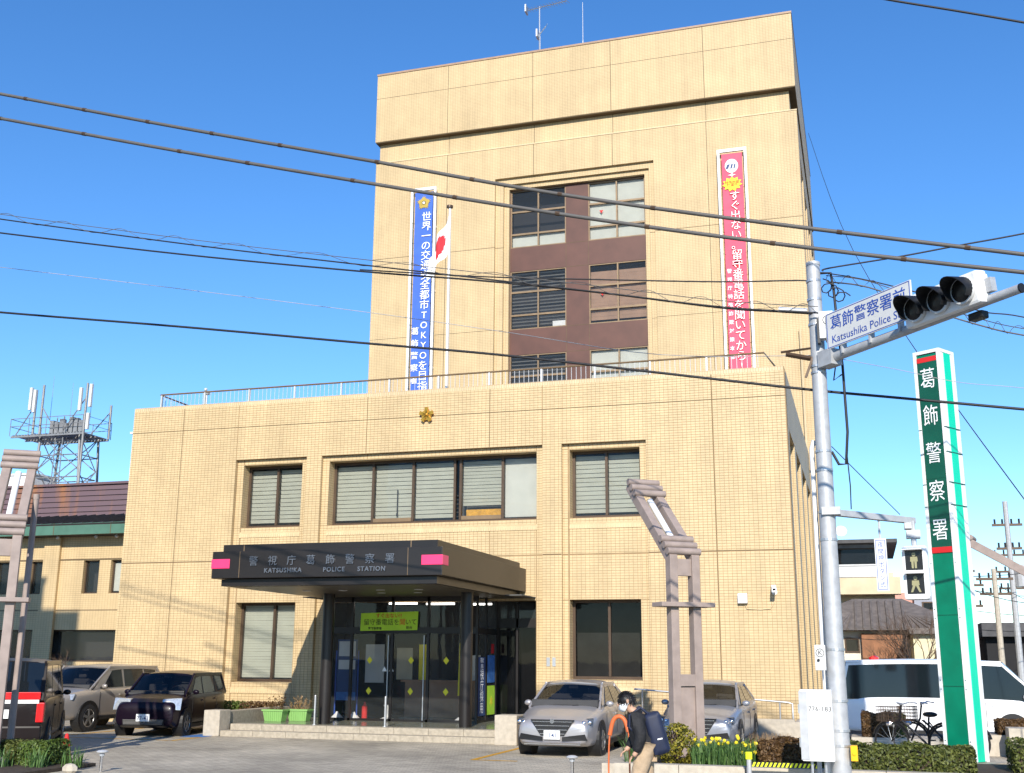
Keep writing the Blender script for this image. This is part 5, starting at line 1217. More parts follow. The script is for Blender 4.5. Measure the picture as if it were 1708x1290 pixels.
# ------------------------------------------------------------------ vehicles
def paint(name, col, metal=0.55, rough=0.32, spec=0.4, coat=0.35):
    return pm(name, col, rough, metal=metal, var=0.05, scale=2.0, spec=spec, coat=coat)
paint('paint_silver', (0.38, 0.365, 0.37), .45); paint('paint_greybeige', (0.36, 0.325, 0.29), .4); paint('paint_bluegrey', (0.30, 0.31, 0.345), .45)
paint('paint_purple', (0.008, 0.004, 0.010), 0.0, 0.3, 0.15, 0.10); paint('paint_dark', (0.014, 0.010, 0.010), 0.0, 0.3, 0.2, 0.12); paint('paint_white', (0.80, 0.80, 0.81), 0.0, 0.3)
pm('auto_glass', (0.008, 0.011, 0.014), 0.05, var=0.1, spec=0.45)
glass_mat('windscreen', (0.02,0.025,0.03), 0.02, clear=0.6)
pm('seat_grey', (0.05,0.05,0.052), 0.8)
pm('chrome', (0.75, 0.75, 0.76), 0.12, metal=1.0, var=0.03)
pm('rim_metal', (0.45, 0.44, 0.42), 0.3, metal=0.8, var=0.06)
pm('headlamp', (0.46, 0.49, 0.52), 0.08, metal=0.35, var=0.25, scale=25, spec=0.9, coat=1.0)
pm('headlamp_dark', (0.10, 0.105, 0.11), 0.08, metal=0.3, var=0.5, scale=18, spec=0.8, coat=0.6)
pm('tail_red', (0.60, 0.012, 0.014), 0.2, var=0.1, spec=0.7, coat=0.6)
pm('plate_white', (0.78, 0.78, 0.76), 0.5, var=0.02)
def lerp_tab(tab, y):
    for (a, va), (b, vb) in zip(tab, tab[1:]):
        if a <= y <= b: return va+(vb-va)*(y-a)/(b-a)
    return tab[0][1] if y < tab[0][0] else tab[-1][1]
def car(name, label, loc, rot, P, pt, number, group='vehicles parked at the station'):
    """local frame: nose at -Y, root on the ground at the middle"""
    L, W, H = P['L'], P['W'], P['H']; h2 = L/2
    r = thing(name, label, P.get('cat', 'car'), loc, rot, group)
    kw = dict(world=False)
    top, zb = P['top'], P.get('zb', .20)
    ys = sorted({q for q, _ in top} | {.02*L, .06*L, .12*L, .2*L, .35*L, .5*L, .65*L, .8*L, .9*L, .96*L})
    wt = [(0, P.get('nose', .74)), (.03*L, .86), (.10*L, .955), (.25*L, 1.0), (.75*L, 1.0), (.92*L, .965), (.98*L, .90), (L, P.get('tail', .82))]
    rings = []
    for y in ys:
        zt = lerp_tab(top, y); hw = W/2*lerp_tab(wt, y); e = min(y, L-y); lift = max(0, .10-e*.5)
        b = zb+lift
        half = [(0, zt+.035), (hw*.5, zt+.03), (hw*.80, zt+.008), (hw*.93, zt-.035), (hw*.985, zt-.12), (hw, zt-.24), (hw*.995, (zt-.24+b+.1)/2), (hw*.985, b+.12), (hw*.93, b+.02), (hw*.8, b), (0, b)]
        rings.append([(x, y-h2, z) for x, z in half] + [(-x, y-h2, z) for x, z in reversed(half[1:-1])])
    n = len(rings[0]); m = MB(); vs = [p for R in rings for p in R]; fs = []
    for k in range(len(rings)-1):
        for i in range(n):
            j = (i+1) % n; fs.append((k*n+i, k*n+j, (k+1)*n+j, (k+1)*n+i))
    fs += [tuple(range(n)), tuple(reversed(range((len(rings)-1)*n, len(rings)*n)))]
    m.add(vs, fs); body = part('body', m, pt, r, smooth=80, **kw)
    sb = body.modifiers.new('smooth', 'SUBSURF'); sb.levels = sb.render_levels = 2
    # cabin
    y0, y1, y2, y3 = [q-h2 for q in P['cab']]; zf = lerp_tab(top, P['cab'][0])-.02; zr = lerp_tab(top, P['cab'][3])-.02
    wb, wr = W/2*P.get('wb', .93), W/2*P.get('wr', .74); zt = H
    def sect(t):  # roof height crown along the roof
        return zt - .05*(2*t-1)**2
    roof = MB(); nx, ny = 8, 8; vs = []; fs = []
    for j in range(ny+1):
        t = j/ny; y = y1+(y2-y1)*t
        for i in range(nx+1):
            s = -1+2*i/nx; vs.append((wr*1.03*s, y, sect(t)-.045*s*s-(.03*max(0,abs(s)-.8)/.2)))
    for j in range(ny):
        for i in range(nx): a = j*(nx+1)+i; fs.append((a, a+1, a+nx+2, a+nx+1))
    k = len(vs); vs += [(x, y, z-.05) for x, y, z in vs]; fs += [tuple(q+k for q in reversed(f)) for f in fs]
    edge = [i for i in range(nx+1)] + [j*(nx+1)+nx for j in range(1, ny+1)] + [ny*(nx+1)+i for i in range(nx-1, -1, -1)] + [j*(nx+1) for j in range(ny-1, 0, -1)]
    for a, b in zip(edge, edge[1:]+edge[:1]): fs.append((a, a+k, b+k, b))
    part('roof', roof.add(vs, fs), pt, r, smooth=50, **kw)
    zs = H-.05-.05
    def glass_sheet(ya, za, yb, zb_, wa, wb_, bulge):
        vs = []; fs = []; N = 8
        for j in range(5):
            t = j/4
            for i in range(N+1):
                s = -1+2*i/N; ww = wa+(wb_-wa)*t
                vs.append((ww*s, ya+(yb-ya)*t + bulge*(1-s*s), za+(zb_-za)*t - .03*s*s*t))
        for j in range(4):
            for i in range(N): a = j*(N+1)+i; fs.append((a, a+1, a+N+2, a+N+1))
        return MB().add(vs, fs)
    part('windshield', glass_sheet(y0, zf, y1, zs+.03, wb*.94, wr*.98, -.10), 'windscreen', r, smooth=80, **kw)
    part('rear_window', glass_sheet(y3, zr, y2, zs+.03, wb*.92, wr*.98, .05), 'auto_glass', r, smooth=80, **kw)
    part('cabin_floor', MB().box(-wb*.9, wb*.9, y0+.02, y3-.05, min(zf,zr)+.03, max(zf,zr)+.075), 'seat_grey', r, **kw)
    part('dashboard', MB().box(-wb*.88, wb*.88, y0+.06, y0+.55, zf+.06, zf+.12), 'black_plastic', r, bevel=.02, **kw)
    for s in (-1, 1):
        st_ = part('seat', MB().box(s*.36-.24, s*.36+.24, y1+.30, y1+.42, zf+.05, zf+.26), 'seat_grey', r, bevel=.04, **kw)
        part('headrest', MB().box(s*.36-.12, s*.36+.12, y1+.34, y1+.42, zf+.28, min(zf+.42, zs-.02)), 'seat_grey', st_, bevel=.03, **kw)
    part('steering_wheel', MB().tube([(.36+.17*math.cos(k*.5236), y0+.62-.05*math.sin(k*.5236), zf+.10+.13*math.sin(k*.5236)) for k in range(13)], .014, 5), 'black_plastic', r, **kw)
    part('rear_view_mirror', MB().box(-.1, .1, y1-.02, y1+.0, zs-.08, zs-.02), 'black_plastic', r, **kw)
    for s in (-1, 1):
        side = MB().add([(s*wb,y0+.05,zf-.03),(s*wb,y3-.03,zr-.03),(s*wr,y2,zs),(s*wr,y1,zs)], [(0,1,2,3) if s > 0 else (3,2,1,0)])
        fr = P['win']; 
        def sp_(y, t):  # point on the side plane: t 0 belt, 1 roof
            ya = y-h2; zl = zf+(zr-zf)*(ya-y0)/(y3-y0)
            return Vector((s*(wb+(wr-wb)*t+.006), ya, zl+(zs-zl)*t))
        for (a0, a1, b0, b1) in fr:     # bottom from a0 to a1, top from b0 to b1
            q = [sp_(a0,.08), sp_(a1,.08), sp_(b1,.93), sp_(b0,.93)]; cc = Vector((s*.006,0,0))
            part('side_window', MB().add(q+[p-cc*2 for p in q], [(0,1,2,3),(7,6,5,4),(0,4,5,1),(1,5,6,2),(2,6,7,3),(3,7,4,0)]), 'auto_glass', r, **kw)
        part('side_frame', side, P.get('framemat', pt), r, **kw)
        pb = MB(); pb.beam((s*wb*.955,y0,zf),(s*wr*.985,y1+.02,zs+.0),.05,.06); pb.beam((s*wb*.94,y3,zr),(s*wr*.985,y2-.05,zs-.02),.09,.07); pb.beam((s*wr*.995,y1,zs+.02),(s*wr*.995,y2,zs+.02),.05,.06)
        part('pillar', pb, pt, r, bevel=.012, **kw)
        # mirror
        mp = Vector((s*(wb+.10), y0+.40, zf+.085)); mir = part('mirror', MB().ball(mp, (.085,.05,.06), 12, 8), pt, r, smooth=60, **kw)
        part('mirror_stalk', MB().beam((s*(wb-.02),y0+.40,zf+.04), mp, .04,.05), 'black_plastic', mir, **kw)
        # doors
        hw = W/2
        for yd in P['doors']:
            part('door_seam', MB().box(s*(hw+.001)-.003, s*(hw+.001)+.003, yd-h2-.005, yd-h2+.005, zb+.18, lerp_tab(top, yd)-.10), 'black_plastic', r, **kw)
        for yd in P['handles']:
            part('door_handle', MB().box(min(s*hw, s*(hw+.03)), max(s*hw, s*(hw+.03)), yd-h2-.09, yd-h2+.09, lerp_tab(top, yd)-.22, lerp_tab(top, yd)-.185), P.get('handlemat', pt), r, **kw)
        part('sill_trim', MB().box(min(s*hw*.9, s*(hw+.004)), max(s*hw*.9, s*(hw+.004)), P['ax'][0]-h2+.36, P['ax'][1]-h2-.36, zb-.01, zb+.07), 'black_plastic', r, **kw)
        # wheels
        R = P.get('R', .31)
        for ya in P['ax']:
            y = ya-h2
            part('wheel_arch', MB().cyl((s*(hw-.25),y,R+.02),(s*(hw+.004),y,R+.02),R+.065,n=26), 'black_plastic', r, **kw)
            wh_ = part('wheel', MB().lathe((s*(hw-.19),y,R), [(R*.7,0),(R*.97,.0),(R,.03),(R,.16),(R*.96,.195),(R*.70,.205),(R*.66,.19)], 28, (s,0,0)), 'rubber', r, smooth=30, **kw)
            rm = MB().lathe((s*(hw-.02),y,R), [(R*.66,0),(R*.66,.022),(R*.60,.03),(R*.58,.012),(R*.2,.012),(R*.14,.03)], 28, (s,0,0))
            for q in range(5):
                tq = q*2*math.pi/5+.3; d = Vector((0,math.cos(tq),math.sin(tq)))
                rm.obox(Vector((s*(hw+.0),y,R))+d*R*.36, d*R*.27, Vector((0,-d.z,d.y))*R*.09, (.012,0,0))
            part('rim', rm, 'rim_metal', wh_, smooth=30, **kw)
    F = -h2
    zt0 = lerp_tab(top, .1)
    for s in (-1, 1):
        hl = P['head']  # (x0,x1,z0,z1,sweep)
        x0_, x1_, z0_, z1_, swp = hl
        hlm = MB().add([(s*x0_,F+.075,z0_+.04),(s*x1_*.985,F+swp+.07,z0_+.01),(s*(x1_*.985),F+swp+.16,z1_),(s*x0_,F+.13,z1_-.03),(s*x0_,F+.26,z0_+.03),(s*x1_*.93,F+swp+.2,z0_),(s*x1_*.93,F+swp+.26,z1_),(s*x0_,F+.3,z1_-.01)],
                       [(0,1,2,3),(7,6,5,4),(0,4,5,1),(1,5,6,2),(2,6,7,3),(3,7,4,0)])
        part('headlight', hlm, P.get('headmat','headlamp'), r, bevel=.02, smooth=60, **kw)
        if P.get('chrome'):
            part('projector', MB().ball((s*.62,F+.10,.665), (.05,.035,.045), 10, 6), 'chrome', r, smooth=60, **kw)
            part('projector', MB().ball((s*.73,F+.15,.68), (.045,.03,.04), 10, 6), 'chrome', r, smooth=60, **kw)
            part('side_intake', MB().add([(s*.20,F-.022,zb+.20),(s*.66,F+.02,zb+.26),(s*.70,F+.035,zb+.14),(s*.20,F-.022,zb+.12),(s*.20,F+.1,zb+.19),(s*.66,F+.16,zb+.25),(s*.70,F+.17,zb+.14),(s*.20,F+.1,zb+.12)], [(0,1,2,3),(7,6,5,4),(0,4,5,1),(1,5,6,2),(2,6,7,3),(3,7,4,0)]), 'black_plastic', r, **kw)
        part('fog_lamp', MB().lathe((s*W*.36,F+.12,zb+.22), [(.055,0),(.055,.05),(.03,.065)], 12, (0,-1,0)), 'headlamp', r, **kw)
        tz0, tz1, tw_ = P['tail_l']
        part('tail_light', MB().box(min(s*W*.27, s*W*(.25+tw_)), max(s*W*.27, s*W*(.25+tw_)), h2-.2, h2+.006, tz0, tz1), 'tail_red', r, bevel=.015, **kw)
    g = P['grille']
    grl = part('grille', MB().prism([(-g[0],g[2]),(-g[1],g[3]),(g[1],g[3]),(g[0],g[2])], (0,F-.012,0), (1,0,0), (0,0,1), (0,.06,0)), 'black_plastic', r, **kw)
    for i in range(4):
        z = g[2]+(g[3]-g[2])*(i+.5)/4; hwg = g[0]+(g[1]-g[0])*(i+.5)/4
        part('grille_bar', MB().box(-hwg*.96, hwg*.96, F-.02, F-.010, z-.007, z+.007), 'chrome' if P.get('chrome') else 'rim_metal', grl, **kw)
    part('badge', MB().cyl((0,F-.03,g[3]-.03),(0,F-.01,g[3]-.03),.045,n=14), 'chrome', grl, **kw)
    if not P.get('chrome'): part('intake', MB().box(-W*.30, W*.30, F-.002, F+.08, zb+.07, zb+.17), 'black_plastic', r, bevel=.015, **kw)
    if P.get('chrome'): part('bumper_trim', MB().box(-W*.34, W*.34, F-.014, F+.05, zb+.05, zb+.068), 'chrome', r, **kw)
    npz = P.get('npz', .42)
    npl = part('number_plate', MB().box(-.165,.165,F-.045,F-.025,npz-.085,npz+.085), 'plate_white', r, **kw)
    if number: text_part('digits', number, 'print_navy', npl, (0,F-.048,npz-.015), world=False, size=.13, bold=.006)
    rp = part('rear_plate', MB().box(-.165,.165,h2+.02,h2+.035,npz+.2,npz+.37), 'plate_white', r, **kw)
    part('wiper', MB().tube([(-.5,y0-.02,zf+.02),(-.05,y0+.12,zf+.10)], .008, 4).tube([(.05,y0-.07,zf+.02),(.5,y0+.10,zf+.10)], .008, 4), 'black_plastic', r, **kw)
    return r
SED = dict(L=4.6, W=1.695, H=1.475, top=[(0,.60),(.08,.70),(.25,.76),(.7,.87),(1.15,.955),(1.5,.98),(3.6,1.01),(4.3,1.03),(4.52,.98),(4.6,.80)],
           cab=(1.05,1.95,3.25,4.05), win=[(1.55,2.45,2.12,2.42),(2.53,3.4,2.5,3.15),(3.46,3.72,3.2,3.3)], doors=(1.35,2.5,3.5), handles=(2.3,3.35), ax=(.88,3.58),
           head=(.44,.80,.60,.76,.15), grille=(.24,.45,.42,.73), tail_l=(.72,.95,.16), npz=.44, chrome=True, nose=.82, headmat='headlamp_dark')
car('silver_sedan', 'silver sedan with chrome grille parked nose out in front of the dark window', (-5.82, -5.05, 0), 0.02, SED, 'paint_silver', '·141')
car('grey_sedan', 'bluish grey sedan half hidden behind the lamp arch post', (-3.12, -3.35, 0), -0.02, SED, 'paint_bluegrey', '')
RAUM = dict(L=4.05, W=1.69, H=1.55, top=[(0,.62),(.07,.78),(.3,.88),(.8,.99),(1.2,1.02),(3.4,1.05),(3.95,1.03),(4.05,.85)],
            cab=(.72,1.5,3.75,3.98), win=[(1.15,1.95,1.62,1.95),(2.05,2.95,2.05,2.95),(3.03,3.7,3.03,3.6)], doors=(1.05,2.0,2.98), handles=(1.85,2.85), ax=(.72,3.22), wr=.80,
            head=(.40,.86,.62,.92,.10), grille=(.50,.52,.30,.42), tail_l=(.9,1.25,.16), npz=.46, nose=.84, R=.30)
car('black_minicar', 'black compact wagon with big clear headlights parked at the left', (-17.05, -3.5, 0), .24, RAUM, 'paint_purple', '77-43')
SUV = dict(L=4.5, W=1.79, H=1.70, top=[(0,.72),(.08,.92),(.4,1.0),(1.1,1.08),(1.4,1.10),(3.8,1.14),(4.4,1.12),(4.5,.95)], zb=.30,
           cab=(1.0,1.8,4.0,4.4), win=[(1.5,2.35,1.95,2.32),(2.45,3.3,2.42,3.28),(3.38,4.0,3.36,3.85)], doors=(1.3,2.4,3.35), handles=(2.2,3.2), ax=(.9,3.55), wr=.82, R=.35,
           head=(.50,.86,.80,.96,.2), grille=(.38,.46,.72,.90), tail_l=(1.0,1.4,.16), npz=.55, nose=.84)
car('beige_suv', 'grey beige sport utility car behind the black compact wagon', (-19.95, -2.9, 0), 0.0, SUV, 'paint_greybeige', '')
VAN = dict(L=4.6, W=1.695, H=1.86, top=[(0,.75),(.08,.92),(.4,1.0),(.75,1.08),(4.5,1.12),(4.6,1.0)], cab=(.55,1.35,4.35,4.56), win=[(1.1,1.9,1.5,1.9),(2.0,3.1,2.0,3.1),(3.2,4.3,3.2,4.25)],
           doors=(.95,1.95,3.15), handles=(1.8,3.0), ax=(.8,3.6), wr=.86, head=(.50,.80,.78,.95,.15), grille=(.45,.48,.60,.78), tail_l=(1.05,1.2,.17), npz=.5, nose=.86, tail=.95, cat='van')
rv_ = car('dark_van', 'dark minivan seen from behind at the left edge with a red light bar', (-17.32, -9.03, 0), math.pi+.576, VAN, 'paint_dark', '')
part('light_bar', MB().box(-.72,.72,2.27,2.315,1.06,1.2), 'tail_red', rv_, world=False, bevel=.01)
part('light_bar_trim', MB().box(-.7,.7,2.275,2.31,.98,1.055), 'sign_plate', rv_, world=False)
part('rear_bumper', MB().box(-.8,.8,2.2,2.36,.30,.56), 'paint_dark', rv_, world=False, bevel=.04)
part('rear_lamp_cluster', MB().box(.66,.82,2.18,2.30,.62,1.0), 'tail_red', rv_, world=False, bevel=.02)
part('rear_lamp_cluster', MB().box(-.82,-.66,2.18,2.30,.62,1.0), 'tail_red', rv_, world=False, bevel=.02)
HI = dict(framemat='auto_glass', L=5.0, W=1.70, H=1.98, top=[(0,.78),(.06,.95),(.25,1.02),(.6,1.08),(4.9,1.10),(5.0,1.0)], cab=(.28,1.15,4.8,4.96), win=[(.72,1.45,1.12,1.42),(1.7,3.15,1.7,3.15),(3.19,4.75,3.19,4.7)],
          doors=(.6,1.58,3.0), handles=(1.35,1.75), ax=(1.0,3.75), wr=.88, head=(.50,.82,.70,.92,.1), grille=(.45,.48,.72,.86), tail_l=(.9,1.3,.17), npz=.5, nose=.92, tail=.97, cat='van')
hv = car('white_van', 'long white van with dark side windows parked side-on behind the pylon', (2.1, 1.3, 0), math.pi/2, HI, 'paint_white', '')
part('roof_lamp', MB().lathe((0,.9+.7,1.95), [(.13,0),(.13,.06),(.05,.1)], 12), 'tail_red', hv, world=False)

# bicycle in front of the van
def bicycle(loc, rot, label):
    b = thing('bicycle', label, 'bicycle', loc, rot); kw = dict(world=False)
    for y in (-.53, .53):
        w_ = part('wheel', MB().tube([(0,y+.33*math.cos(t*.2618),.34+.33*math.sin(t*.2618)) for t in range(25)], .02, 6), 'rubber', b, smooth=60, **kw)
        s_ = MB()
        for t in range(14): s_.cyl((0,y,.34),(0,y+.32*math.cos(t*.449),.34+.32*math.sin(t*.449)),.003,n=3)
        part('spoke', s_, 'steel', w_, kind='stuff', **kw)
        part('mudguard', MB().tube([(0,y+.37*math.cos(t*.2),.34+.37*math.sin(t*.2)) for t in range(1,15)], .022, 5), 'black_plastic', b, **kw)
    f = MB(); f.tube([(0,.53,.34),(0,.18,.30),(0,.22,.80)], .018, 6); f.tube([(0,.18,.30),(0,-.30,.72)], .02, 6); f.tube([(0,-.53,.34),(0,-.34,.75),(0,-.30,1.0)], .018, 6); f.tube([(0,.53,.34),(0,.22,.72)], .012, 6)
    part('frame', f, 'black_plastic', b, **kw)
    part('saddle', MB().ball((0,.25,.85), (.09,.14,.05), 10, 6), 'black_plastic', b, smooth=60, **kw)
    part('handlebar', MB().tube([(-.28,-.12,1.03),(-.26,-.25,1.05),(0,-.31,1.0),(.26,-.25,1.05),(.28,-.12,1.03)], .014, 6), 'steel', b, **kw)
    bk_ = MB()
    for z in (.72,.78,.84,.90,.96): bk_.tube([(-.18,-.72,z),(.18,-.72,z),(.18,-.42,z),(-.18,-.42,z),(-.18,-.72,z)], .006, 4)
    for i in range(9):
        x = -.18+i*.045; bk_.cyl((x,-.72,.70),(x,-.72,.97),.004,n=3).cyl((x,-.42,.70),(x,-.42,.97),.004,n=3).cyl((x,-.72,.70),(x,-.42,.70),.004,n=3)
    for i in range(7):
        y = -.72+i*.05; bk_.cyl((-.18,y,.70),(-.18,y,.97),.004,n=3).cyl((.18,y,.70),(.18,y,.97),.004,n=3)
    part('basket', bk_, 'bronze_frame', b, kind='stuff', **kw)
    part('headlamp', MB().lathe((0,-.50,.66), [(.03,0),(.05,.03),(.05,.1),(.03,.12)], 10, (0,-1,0)), 'chrome', b, **kw)
    part('pedal', MB().box(.08,.18,.12,.2,.2,.22).box(-.18,-.08,.16,.24,.38,.4), 'black_plastic', b, **kw)
    part('stand', MB().cyl((-.1,.5,0),(0,.53,.34),.01,n=5).cyl((.1,.5,0),(0,.53,.34),.01,n=5), 'steel', b, **kw)
bicycle((1.15, -7.2, .12), math.radians(62-180), 'black bicycle with wire front basket behind the hedge left of the pylon')
bicycle((1.55, -6.7, .12), math.radians(75-180), 'second black bicycle standing closer to the pylon')
# ------------------------------------------------------------------ planting bed at the right
soil = struct('planting_bed', MB().box(-3.3, 7.5, -11.9, -9.0, .0, .27), 'soil')
kb_i = 0
for i in range(12):
    x0 = -3.5+i*1.0
    solo('kerb_stone', MB().box(x0, x0+.99, -12.12, -11.9, 0, .36), 'granite_pale', ['first','second','third','fourth','fifth','sixth','seventh','eighth','ninth','tenth','eleventh','twelfth'][i]+' pale stone from the left in the low wall of the planting bed', 'kerb stone', (x0+.5,-12.0,0), group='stones of the low planting bed wall')
solo('kerb_end_block', MB().box(-3.75,-3.3,-11.88,-11.0,0,.33), 'granite_pale', 'pale stone block closing the left end of the planting bed beside the orange hoop', 'kerb stone', (-3.5,-11.5,0))
def hedge(x0, x1, y0, y1, z0, z1, label, mat, n=None, ls=.03):
    r = thing('box_hedge', label, 'hedge', ((x0+x1)/2, (y0+y1)/2, z0), group='clipped box hedges')
    m = MB(); area = 2*((x1-x0)+(y1-y0))*(z1-z0)+(x1-x0)*(y1-y0); n = n or int(min(7000, area*2600))
    for k in range(n):
        x, y, z = random.uniform(x0,x1), random.uniform(y0,y1), random.uniform(z0,z1)
        f = random.random(); a1, a2, a3 = (x1-x0)*(z1-z0), (y1-y0)*(z1-z0), (x1-x0)*(y1-y0); tt = f*(a1*1.2+a2*2+a3)
        d = abs(random.gauss(0,.035))-.02
        lump = .025*math.sin(7*x+3*z)+.02*math.sin(13*x+5*y)
        if tt < a1*1.2: y = y0+d+lump; nr = (0,-1,0)
        elif tt < a1*1.2+a2: x = x0+d; nr = (-1,0,0)
        elif tt < a1*1.2+2*a2: x = x1-d; nr = (1,0,0)
        else: z = z1-d+lump; nr = (0,0,1)
        m.leaf((x,y,z), ls, nr)
    part('foliage', m, mat, r, kind='stuff')
    part('inner_mass', MB().box(x0+.07,x1-.07,y0+.07,y1-.07,z0,z1-.07), 'soil', r)
    st = MB()
    for k in range(int((x1-x0)*4)+2): xx = random.uniform(x0+.1,x1-.1); yy = random.uniform(y0+.1,y1-.1); st.cyl((xx,yy,max(0,z0-.1)),(xx,yy,z1-.15),.012,n=4)
    part('stem', st, 'bark', r, kind='stuff')
hedge(-1.35, -.62, -11.5, -10.7, .27, .68, 'brownish low hedge between the daffodils and the white cabinet', 'leaf_brown')
hedge(-.60, 1.75, -11.55, -10.75, .27, .65, 'long green hedge along the low wall right of the signal pole', 'leaf_hedge')
hedge(2.38, 6.0, -10.6, -9.7, .27, .70, 'green hedge right of the green pylon foot', 'leaf_hedge')
hedge(.15, .75, -3.2, -2.5, .25, .78, 'dark brown clipped hedge block in front of the white van', 'leaf_brown')
hedge(.85, 1.05, -3.2, -2.5, .25, .75, 'narrow green hedge piece behind the bicycle basket', 'leaf_hedge', 900)
hedge(2.9, 3.6, -3.4, -2.6, .25, .70, 'small hedge block in front of the white van right of the pylon', 'leaf_brown')
solo('bed_wall', MB().box(-.1,1.7,-3.35,-2.4,0,.30), 'granite_pale', 'low pale wall under the brown hedge block in front of the van', 'wall', (.8,-2.9,0))
solo('bed_wall', MB().box(2.6,5.2,-3.55,-2.4,0,.42).box(3.0,3.6,-4.2,-3.56,0,.6), 'granite_pale', 'low pale wall in front of the van right of the pylon', 'wall', (3.9,-3,0))
def bush(name, label, c, r, mat, n, ls=.035):
    t = thing(name, label, 'shrub', (c[0],c[1],.27)); m = MB()
    cl = [Vector((random.gauss(0,1),random.gauss(0,1),random.gauss(0,1))).normalized() for k in range(38)]
    for k in range(n):
        d = (random.choice(cl)+Vector((random.gauss(0,.22),random.gauss(0,.22),random.gauss(0,.22)))).normalized()
        q = Vector((c[0]+d.x*r[0], c[1]+d.y*r[1], c[2]+d.z*r[2]))
        q = Vector(c)+(q-Vector(c))*random.uniform(.72,1.06)
        if q.z > .28: m.leaf(q, ls, d)
    part('foliage', m, mat, t, kind='stuff')
    s_ = MB()
    for k in range(18):
        d = Vector((random.gauss(0,.5),random.gauss(0,.5),random.uniform(.3,1))).normalized(); s_.tube([(c[0],c[1],.26), Vector(c)+Vector((d.x*r[0],d.y*r[1],d.z*r[2]))*.5, Vector(c)+Vector((d.x*r[0],d.y*r[1],d.z*r[2]))*.9], [.014,.01,.004], 4)
    part('stem', s_, 'bark', t, kind='stuff')
bush('round_shrub', 'round golden green shrub beside the pedestrian in the planting bed', (-2.72,-10.9,.56), (.34,.34,.33), 'leaf_gold', 2600, .028)
def blades(m, x0, x1, y0, y1, n, h, z=.27):
    for k in range(n):
        x, y = random.uniform(x0,x1), random.uniform(y0,y1); a = random.uniform(0,6.28); hh = h*random.uniform(.6,1.15); l = abs(random.gauss(.25,.35))*hh
        d = Vector((math.cos(a),math.sin(a),0)); s_ = Vector((-d.y,d.x,0))*.009; p = Vector((x,y,z)); q = p+d*l*.4+Vector((0,0,hh*.65)); e = p+d*l+Vector((0,0,hh))
        m.add([p-s_, p+s_, q+s_, q-s_, e], [(0,1,2,3),(3,2,4)])
df = thing('daffodil_clump', 'clump of yellow daffodils right of the round golden shrub', 'flowers', (-1.95,-11.0,.27))
m = MB(); blades(m, -2.4, -1.45, -11.55, -10.5, 950, .38); part('leaves', m, 'leaf_blade', df, kind='stuff')
for k in range(34):
    x, y = random.uniform(-2.4,-1.4), random.uniform(-11.55,-10.6); h_ = random.uniform(.52,.72); dd = Vector((random.gauss(0,.4),-1,random.gauss(.1,.3))).normalized()
    m = MB(); c = Vector((x,y,h_)); uu = dd.orthogonal().normalized(); vv = dd.cross(uu)
    for i in range(6):
        a = i*math.pi/3; e = uu*math.cos(a)+vv*math.sin(a); f_ = dd.cross(e)
        m.add([c, c+e*.018+f_*.010, c+e*.034, c+e*.018-f_*.010], [(0,1,2,3)])
    m.lathe(c, [(.008,0),(.011,.014),(.015,.022)], 8, dd)
    part('flower', m, 'petal', df); part('flower_stem', MB().cyl((x,y+.02,.28), (x,y+.008,h_-.01), .004, n=4), 'leaf_blade', df)
dg = thing('dry_grass_clump', 'pinkish dry stems right of the daffodils', 'plant', (-1.2,-10.6,.27)); m = MB()
for k in range(260):
    x, y = random.uniform(-1.5,-.95), random.uniform(-10.9,-10.3); m.cyl((x,y,.27),(x+random.gauss(0,.06),y+random.gauss(0,.05),.27+random.uniform(.3,.52)),.004,.002,3,False)
part('stems', m, 'dry_grass', dg, kind='stuff')
gt = thing('grass_clump', 'dark green leaf blades at the feet of the pedestrian behind the low wall', 'plant', (-3.2,-11.3,.2)); m = MB(); blades(m, -3.45,-3.05,-11.6,-11.0, 160, .5, .2)
part('leaves', m, 'leaf_blade', gt, kind='stuff')
# barrier tape and posts
bt = thing('tape_barrier', 'yellow and black striped tape barrier with bright yellow caps on the low wall', 'barrier', (-.9,-12.4,0))
for x in (-1.42, -.42):
    part('post', MB().cyl((x,-12.4,0),(x,-12.4,.50),.035,n=10), 'galvanised', bt); part('cap', MB().cyl((x,-12.4,.50),(x,-12.4,.60),.05,n=10), 'safety_yellow', bt)
for i in range(16):
    x = -1.38+i*.06; part('tape_stripe', MB().add([(x,-12.41,.40),(x+.03,-12.41,.40),(x+.06,-12.41,.46),(x+.03,-12.41,.46)], [(0,1,2,3)]), 'safety_yellow', bt)
part('tape', MB().box(-1.40,-.44,-12.405,-12.40,.395,.465), 'black_plastic', bt)
oh = thing('orange_hoop', 'orange hoop shaped barrier standing in front of the pedestrian', 'barrier', (-3.05,-14.2,0))
pts = [(-3.13,-14.2,0),(-3.13,-14.2,.55),(-3.11,-14.2,.9),(-3.06,-14.2,1.09),(-2.98,-14.2,1.15),(-2.90,-14.2,1.10),(-2.85,-14.2,.95),(-2.84,-14.2,.6),(-2.84,-14.2,0)]
part('hoop', MB().tube(smooth_pts(pts), .012, 8), 'orange_paint', oh, smooth=80)
part('reflective_sleeve', MB().tube(smooth_pts(pts[2:7]), .030, 10), 'orange_paint', oh, smooth=80)
